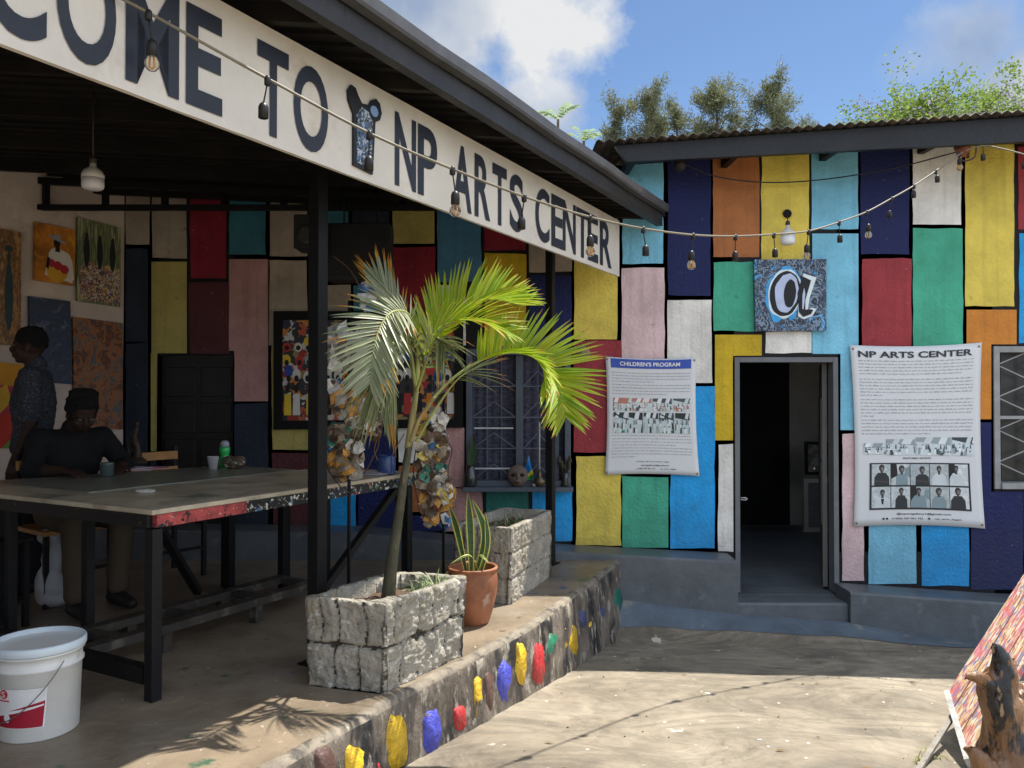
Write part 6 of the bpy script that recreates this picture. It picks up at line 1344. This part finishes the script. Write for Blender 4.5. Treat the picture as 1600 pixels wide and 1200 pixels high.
def make_people():
    pos = Vector((-3.14, 5.25, 0))
    r = thing('person', pos, 'person standing in a small-patterned grey shirt, seen in profile against the paintings', 'person')
    # yaw: body forward direction; +y of the body frame is forward
    yaw = math.atan2(.90, -.45)      # forward = (-.90,-.45)
    yaw = math.pi - math.atan2(.90, .45) + math.pi / 2 - math.pi / 2
    fwd = Vector((-.93, -.36, 0)).normalized(); yaw = math.atan2(fwd.y, fwd.x) - math.pi / 2
    J = dict(head=(0, .03, 1.585), neck=(0, -.01, 1.44), chest=(0, 0, 1.22), pelvis=(0, 0, .93), shl=(-.185, -.01, 1.385), shr=(.185, -.01, 1.385), ell=(-.235, -.03, 1.10), elr=(.235, -.03, 1.10), wrl=(-.235, .06, .86), wrr=(.235, .06, .86),
             hipl=(-.09, 0, .90), hipr=(.09, 0, .90), kneel=(-.10, .03, .49), kneer=(.10, .03, .49), ankl=(-.11, -.01, .08), ankr=(.11, -.01, .08), toel=(-.13, .2, .03), toer=(.13, .2, .03))
    hand = dict(l=((0, .15, -1), (1, 0, 0)), r=((0, .15, -1), (-1, 0, 0)))
    person(r, frame_at(pos, yaw), J, .0, .0, hand, [(0, -.018, .045, .084, .098, .094)], M('patterned_grey_shirt', (.03, .035, .048), .85, var=.3, splats=(((.075, .085, .10), 70, .55, .03), ((.012, .015, .02), 50, .58, .03))), M('dark_trousers', (.02, .022, .03), .8), .85)
    pos = Vector((-2.80, 5.02, 0)); fwd = Vector((.80, -.60, 0)).normalized(); yaw = math.atan2(fwd.y, fwd.x) - math.pi / 2
    r = thing('person', pos, 'curly-haired person in a black top seated behind the table, head bowed', 'person')
    J = dict(head=(0, .215, 1.155), neck=(0, .10, 1.04), chest=(0, .06, .86), pelvis=(0, 0, .56), shl=(-.19, .08, 1.0), shr=(.19, .08, 1.0), ell=(-.27, .22, .82), elr=(.28, .20, .83), wrl=(-.12, .42, .835), wrr=(.20, .44, .835),
             hipl=(-.10, .04, .54), hipr=(.10, .04, .54), kneel=(-.13, .46, .53), kneer=(.15, .46, .53), ankl=(-.12, .42, .09), ankr=(.16, .50, .09), toel=(-.12, .6, .03), toer=(.18, .68, .03))
    hand = dict(l=((.5, 1, -.15), (0, 0, -1)), r=((-.4, 1, -.15), (0, 0, -1)))
    person(r, frame_at(pos, yaw), J, .15, .55, hand, [(0, -.028, .045, .090, .100, .108), (0, .030, .100, .066, .055, .045), (-.03, -.02, .12, .05, .05, .04), (.035, -.03, .115, .05, .05, .04)], M('black_top', (.006, .006, .007), .9, var=.3), M('brown_trousers', (.07, .05, .032), .85), 1.35)
make_people()
def chair(label, o, yaw, wood=True):
    X = frame_at(o, yaw); r = thing('chair', o, label, 'chair'); q = lambda x, y, z: X(Vector((x, y, z)))
    ex = q(1, 0, 0) - q(0, 0, 0); ey = q(0, 1, 0) - q(0, 0, 0)
    wd = M('varnished_orange_wood', (.42, .20, .06), .4, var=.3, vs=8, stretch=(1, 1, 4)); bk = BLK
    for sx_ in (-1, 1):
        for sy_, hz in ((-1, .90), (1, .43)):
            m = MB(); m.obox(q(.19 * sx_, .19 * sy_, hz / 2), ex * .014, ey * .014, (0, 0, hz / 2)); m.build('leg', bk, r)
    m = MB(); m.obox(q(0, 0, .445), ex * .21, ey * .205, (0, 0, .014)); m.build('seat', wd, r, bevel=.004)
    for z in (.62, .72, .83): m = MB(); m.obox(q(0, -.19, z), ex * .205, ey * .016, (0, 0, .03)); m.build('back_slat', wd, r, bevel=.003)
    m = MB(); m.obox(q(0, .19, .2), ex * .18, ey * .01, (0, 0, .01)); m.build('stretcher', bk, r)
fwd = Vector((.80, -.60, 0)).normalized(); yw = math.atan2(fwd.y, fwd.x) - math.pi / 2
chair('orange wooden slat chair with black legs under the seated person', Vector((-2.80, 5.02, 0)), yw)
chair('empty orange wooden slat chair just beyond the seated person', Vector((-2.44, 5.62, 0)), yw)
def stool(label, o):
    r = thing('stool', o, label, 'stool'); o = Vector(o)
    for a, b in ((-1, -1), (-1, 1), (1, -1), (1, 1)): m = MB(); m.obox(o + UU * a * .14 + VV * b * .14 + UP * .23, UU * .014, VV * .014, (0, 0, .23)); m.build('leg', BLK, r)
    m = MB(); m.obox(o + UP * .475, UU * .17, VV * .17, (0, 0, .012)); m.build('seat', BLK, r, bevel=.004)
    m = MB()
    for b in (-1, 1): m.bar(o + UU * -.14 + VV * b * .14 + UP * .14, o + UU * .14 + VV * b * .14 + UP * .14, .018, .018)
    for b in (-1, 1): m.bar(o + UU * b * .14 - VV * .14 + UP * .14, o + UU * b * .14 + VV * .14 + UP * .14, .018, .018)
    m.build('foot_ring', BLK, r)
stool('black square stool under the near end of the tables, left of the white sack', (-2.86, 4.35, 0))
c = PZ(78, 948, 0); m = MB(); r = None
m.ball(c + UP * .13, .085, .08, .14); m.ball(c + Vector((.02, 0, .30)), .065, .06, .12); m.ball(c + Vector((.03, 0, .06)), .10, .09, .06); m.ball(c + Vector((-.01, 0, .42)), .07, .05, .05)
o = bake(m, 'sack', M('white_sack_cloth', (.42, .42, .43), .85, var=.2), origin=c, voxel=.01, smooth=2, disp=lambda q: .012 * N3(q, 16) + .006 * N3(q, 40)); tag(o, 'crumpled white sack standing on the floor under the tables', 'sack')

# ================================================================ LEANING BOARD, STUMP
def make_board():
    A = P(1480, 1082, 3.90); B = P(1512, 1188, 3.45); T = A + (P(1622, 862, 4.65) - A) * 1.45; D = T + (B - A)
    r = thing('painted_board', B, 'big board painted in fine pink, tan and blue streaks, leaning at the right edge', 'board')
    nrm = (B - A).cross(T - A).normalized()
    if nrm.z < 0: nrm = -nrm
    mb = MB(); e = (T - A).normalized(); f = (B - A).normalized()
    m = bpy.data.materials.new('streaked_board_paint'); m.use_nodes = True; t = m.node_tree; n = t.nodes; l = t.links; b = n['Principled BSDF']; b.inputs['Roughness'].default_value = .5
    uv = n.new('ShaderNodeUVMap'); mp = n.new('ShaderNodeMapping'); mp.inputs['Scale'].default_value = (20, 170, 1); l.new(uv.outputs[0], mp.inputs[0])
    wz = n.new('ShaderNodeTexNoise'); wz.inputs['Scale'].default_value = 9; l.new(uv.outputs[0], wz.inputs[0]); wm_ = n.new('ShaderNodeVectorMath'); wm_.operation = 'MULTIPLY_ADD'; l.new(wz.outputs['Color'], wm_.inputs[0]); wm_.inputs[1].default_value = (.5, 2.2, 0); l.new(mp.outputs[0], wm_.inputs[2])
    x = n.new('ShaderNodeTexVoronoi'); x.inputs['Scale'].default_value = 1; l.new(wm_.outputs[0], x.inputs['Vector']); xs = n.new('ShaderNodeSeparateColor'); l.new(x.outputs['Color'], xs.inputs[0]); cr = n.new('ShaderNodeValToRGB'); cr.color_ramp.interpolation = 'CONSTANT'; l.new(xs.outputs[0], cr.inputs[0])
    cs = [(0, (.09, .10, .20)), (.1, (.17, .06, .05)), (.2, (.33, .21, .085)), (.36, (.36, .27, .17)), (.52, (.28, .11, .05)), (.64, (.44, .36, .26)), (.8, (.15, .15, .22)), (.88, (.32, .08, .09))]
    while len(cr.color_ramp.elements) < len(cs): cr.color_ramp.elements.new(.5)
    for i, (p, c) in enumerate(cs): cr.color_ramp.elements[i].position = p; cr.color_ramp.elements[i].color = (*c, 1)
    y = n.new('ShaderNodeTexNoise'); y.inputs['Scale'].default_value = 1; y.inputs['Detail'].default_value = 3; mp2 = n.new('ShaderNodeMapping'); mp2.inputs['Scale'].default_value = (4, 16, 1); l.new(uv.outputs[0], mp2.inputs[0]); l.new(mp2.outputs[0], y.inputs[0])
    mr = n.new('ShaderNodeMapRange'); mr.inputs[1].default_value = .54; mr.inputs[2].default_value = .66; mr.inputs[4].default_value = .65; l.new(y.outputs['Fac'], mr.inputs[0])
    mx = n.new('ShaderNodeMix'); mx.data_type = 'RGBA'; l.new(mr.outputs[0], mx.inputs[0]); l.new(cr.outputs[0], mx.inputs[6]); mx.inputs[7].default_value = (.36, .035, .075, 1); l.new(mx.outputs[2], b.inputs['Base Color'])
    bp = n.new('ShaderNodeBump'); bp.inputs['Strength'].default_value = .3; bp.inputs['Distance'].default_value = .01; l.new(xs.outputs[1], bp.inputs['Height']); l.new(bp.outputs[0], b.inputs['Normal'])
    off = -nrm * .03; mb.slab([A, B, D, T], off); o = mb.build('panel', m, r)
    ul = o.data.uv_layers.new(name='UVMap'); L1, L2 = (T - A).length, (B - A).length
    for lp in o.data.loops: q = o.data.vertices[lp.vertex_index].co + B - A; ul.data[lp.index].uv = (q.dot(e), q.dot(nrm.cross(e)))
    mb = MB()
    for k in (.28, .66):
        p = A + (B - A) * k + nrm * .002; q = T + (B - A) * k + nrm * .002; mb.bar(p, q, .0025, .003, up=nrm)
    mb.build('plank_joints', M('dark_joint', (.08, .05, .04), .8), r)
    mb = MB(); mb.bar(A - f * .01 + off * .5, B + f * .0 + off * .5, .025, .045, up=nrm); mb.build('end_batten', M('whitish_batten', (.42, .41, .39), .7, var=.4, vs=14, bump=.5), r)
    def stick(*a): mb = MB(); mb.bar(*a); mb.build('prop_stick', M('grey_stick', (.22, .20, .17), .7, var=.3, vs=20), r)
    g = P(1434, 1194, 3.42); g.z = gz(g.x, g.y); stick(A + (B - A) * .25 + off, g, .022, .016)
    t1 = A + (T - A) * .9 + off; g2 = Vector((t1.x + .1, t1.y + .2, gz(t1.x, t1.y))); stick(t1, g2, .03, .03); t2 = D - e * .2 + off; g3 = Vector((t2.x + .1, t2.y + .1, gz(t2.x, t2.y))); stick(t2, g3, .03, .03)
make_board()
def make_stump():
    Y = 2.95; z0 = gz(1.8, Y) - .0; q = lambda x, y, dy=0: P(x, y, Y + dy)
    r = thing('driftwood_stump', Vector((1.82, Y, z0)), 'charred and polished driftwood stump standing in front of the streaked board', 'driftwood')
    m = MB(); g = P(1585, 1290, Y); g.z = z0
    def T_(pts, rad): c = catmull(pts, 24); k = len(rad) - 1; m.tube(c, [rad[min(int(i / 24 * k), k - 1)] * (1 - (i / 24 * k) % 1 if i < 24 else 0) + rad[min(int(i / 24 * k) + 1, k)] * ((i / 24 * k) % 1 if i < 24 else 1) for i in range(25)], 16); m.ball(pts[0], rad[0]); m.ball(pts[-1], rad[-1], seg=10, rings=8)
    T_([g, q(1580, 1200), q(1572, 1130), q(1560, 1080), q(1570, 1045), q(1554, 1008)], [.15, .12, .075, .060, .052, .012])
    T_([q(1566, 1085), q(1540, 1065, -.03), q(1527, 1056, -.04), q(1509, 1057, -.05)], [.050, .030, .019, .017])
    T_([q(1566, 1085), q(1578, 1055, .02), q(1572, 1035, .02), q(1552, 1012, 0)], [.05, .034, .026, .014])
    T_([q(1570, 1150), q(1592, 1110, .03), q(1603, 1085, .05), q(1625, 1100, .06)], [.07, .05, .04, .03])
    T_([q(1565, 1185), q(1545, 1200, -.05), q(1520, 1178, -.06), q(1512, 1172, -.05)], [.08, .05, .028, .016])
    T_([g, g + Vector((-.22, -.05, .0)), g + Vector((-.3, -.1, -.02))], [.11, .05, .02]); T_([g, g + Vector((.22, .05, .0)), g + Vector((.3, .1, -.02))], [.11, .06, .02])
    mat = M('charred_wood', (.20, .095, .038), .35, var=.5, vs=7, bump=.6, bs=16, stretch=(1.6, 1.6, .6), spec=.6, splats=(((.008, .007, .007), 6.5, .49, .04), ((.34, .22, .12), 12, .62, .05)))
    bake(m, 'trunk', mat, r, voxel=.009, smooth=2, disp=lambda p: .016 * N3((p.x * 1.5, p.y * 1.5, p.z * .6), 9) + .008 * N3((p.x * 2, p.y * 2, p.z * .5), 22) - .010 * max(0, 1 - abs(N3((p.x * 1.5, p.y * 1.5, p.z * .5), 7, 3)) * 7))
make_stump()
m = MB(); rs = random.Random(8)
for (x, y) in ((1440, 1188), (1452, 1175), (1468, 1182), (1492, 1142), (1500, 1150), (1436, 1196)):
    c = PZ(x, y, -.34); c.z = gz(c.x, c.y) - .003; grass_blades(m, c, 9, .085, .015, rs, 1, .006)
tag(m.build('grass', M('weed_grass', (.2, .3, .06), .6, islands=[(.16, .26, .05), (.35, .36, .12), (.42, .36, .2)], trans=.3), recalc=False), 'sparse grass tufts in a crack beside the prop stick', kind='stuff')

# ================================================================ TREES BEHIND
def tree(name, label, base, top, Y, crown, n, leaf, mats, seed, cat='tree', group='trees behind the gallery roof', size=(.2, .05)):
    rs = random.Random(seed); b = P(*base, Y); b.z = -.9; t = P(*top, Y); r = thing(name, b, label, cat, group)
    m = MB(); tips = []; ctr = catmull([b, b + (t - b) * .5 + Vector((jit(.2), 0, 0)), t], 20); H = (t - b).length
    m.tube(ctr, [(.09 if leaf == 'needle' else .10) * (1 - i / 20) ** .8 * H / 8 + .012 for i in range(21)], 8)
    spread, lo = crown
    for k in range(n):
        u = lo + (1 - lo) * (k + rs.random()) / n; i = min(19, int(u * 20)); p = ctr[i] + (ctr[i + 1] - ctr[i]) * (u * 20 - i); a = rs.uniform(0, 6.28)
        if leaf == 'needle': L_ = spread * rs.choice((.35, .6, .8, 1.0, 1.25)) * (1.15 - .75 * (u - lo) / (1 - lo)); el = rs.uniform(.25, 1.15)
        else: L_ = spread * math.sin(math.pi * min(.97, .22 + .75 * (u - lo) / (1 - lo))) * rs.uniform(.6, 1.0); el = rs.uniform(.05, .45)
        d = Vector((math.cos(a) * math.cos(el), math.sin(a) * math.cos(el), math.sin(el))); q = [p, p + d * L_ * .5 + UP * .03 * L_, p + d * L_ + UP * L_ * .1]
        m.tube(catmull(q, 5), [(.03 if leaf == 'needle' else .016) * (1 - j / 5) * L_ * .5 + .003 for j in range(6)], 5)
        for s in ((.6, .76, .9, 1.05) if leaf == 'needle' else (.3, .42, .54, .66, .76, .86, .95, 1.03)): tips.append((p + d * L_ * s + UP * L_ * .1 * s * s + Vector((jit(1), jit(1), jit(1))) * (L_ * .17 if leaf == 'needle' else .32), L_))
    m.build('trunk', mats[0], r); m = MB()
    for (c, L_) in tips:
        k = rs.randint(*((64, 104) if leaf == 'needle' else (40, 62))); cs = rs.uniform(.6, 1.2); ti = 1 if rs.random() < (.08 if len(mats) > 2 and leaf != 'needle' else 0) else 0
        for _ in range(k):
            rr = size[0] * cs * rs.random() ** .5; v = Vector((rs.gauss(0, 1), rs.gauss(0, 1), rs.gauss(0, 1) * .6)).normalized() * rr; v.z *= 1.9 if leaf == 'needle' else 1; p = c + v
            if leaf == 'needle': d = Vector((rs.gauss(0, .5), rs.gauss(0, .5), rs.uniform(-.3, 1))).normalized() * size[1] * rs.uniform(1.2, 3); w_ = size[1] * .22
            else: d = Vector((rs.gauss(0, 1), rs.gauss(0, 1), rs.gauss(0, .4))).normalized() * size[1] * rs.uniform(.8, 1.6); w_ = size[1] * .42
            s = d.cross(Vector((rs.gauss(0, 1), rs.gauss(0, 1), rs.gauss(0, 1)))).normalized() * w_; o = len(m.v); m.v += [p, p + d * .5 + s, p + d, p + d * .5 - s]; m.f.append([o, o + 1, o + 2, o + 3]); m.m.append(ti); m.sm.append(False)
    m.build('crown', mats[1:], r, recalc=False)
BARK = M('grey_brown_bark', (.12, .09, .07), .9, var=.4)
NDL = M('casuarina_needles', (.08, .10, .05), .7, islands=[(.10, .125, .06), (.17, .19, .095), (.25, .25, .14), (.13, .15, .075)], trans=.35)
JAC = M('jacaranda_leaves', (.15, .25, .05), .6, islands=[(.10, .17, .035), (.18, .27, .05), (.27, .35, .08), (.14, .22, .045)], trans=.45)
LIL = M('jacaranda_flowers', (.32, .28, .45), .7, islands=[(.30, .26, .42), (.38, .35, .5), (.24, .22, .36)], trans=.3)
for i, (bx, tx, ty, sp, Y, n, lab) in enumerate(((958, 960, 172, .75, 22, 44, 'leftmost feathery dark green tree behind the roof, thin and sparse'), (1020, 1018, 156, .95, 22, 60, 'second feathery tree from the left behind the roof'), (1062, 1058, 172, .9, 23, 50, 'low bushy feathery tree in the middle of the group behind the roof'),
        (1122, 1118, 140, 1.0, 22, 66, 'tall narrow feathery tree with a leaning pointed top behind the roof'), (1160, 1090, 195, .95, 24, 40, 'low feathery tree partly hidden behind the tall narrow one'), (1208, 1208, 146, 1.25, 22, 80, 'broad feathery tree at the right of the group behind the roof'), (1258, 1255, 212, .8, 23, 24, 'low wispy feathery treetop just above the corrugated roof'))):
    tree('casuarina_tree', lab, (bx, 600), (tx, ty), Y, (sp * 1.3, .54), int(n * .8), 'needle', [BARK, NDL], 20 + i, size=(.20, .055))
for i, (bx, tx, ty, sp, Y, n, lab) in enumerate(((1470, 1462, 172, 3.5, 20, 96, 'spreading light green tree with lilac blossom showing over the roof'), (1610, 1600, 176, 3.0, 21, 70, 'light green blossoming treetop at the right edge above the roof'), (1370, 1362, 208, 1.9, 20, 36, 'low light green treetop left of the blossoming tree'))):
    tree('jacaranda_tree', lab, (bx, 600), (tx, ty), Y, (sp, .66), n, 'leaf', [BARK, JAC, LIL], 40 + i, size=(.36, .065))
for i, (x, y) in enumerate(((872, 178), (912, 212))):
    r_ = thing('acacia_tree', P(x, 600, 12), ['pale feathery treetop just showing over the gutter, higher one', 'pale feathery treetop just showing over the gutter, lower one nearer the roof corner'][i], 'tree', 'treetops over the gutter')
    b = P(x, 600, 12); b.z = -.8; m = MB(); t = P(x, y + 8, 12); m.tube([b, t], [.07, .02], 8); m.build('trunk', BARK, r_); m = MB(); rs = random.Random(i)
    for k in range(16):
        a = rs.uniform(0, 6.28); L_ = rs.uniform(.18, .34); d = Vector((math.cos(a), math.sin(a), .5)); pts = catmull([t, t + d * L_ * .6 + UP * .03, t + d * L_ - UP * .06 * L_], 10)
        for j in range(1, 11):
            for s in (-1, 1):
                tg = (pts[min(j + 1, 10)] - pts[j - 1]).normalized(); sd_ = tg.cross(UP).normalized() * s; e = pts[j] + sd_ * .06 + tg * .03 - UP * .015; q = tg * .012; m.add([pts[j] - q, e, pts[j] + q], [(0, 1, 2)], 0)
    m.build('crown', M('acacia_leaf', (.3, .42, .22), .6, islands=[(.28, .4, .2), (.4, .5, .3)], trans=.4), r_, recalc=False)
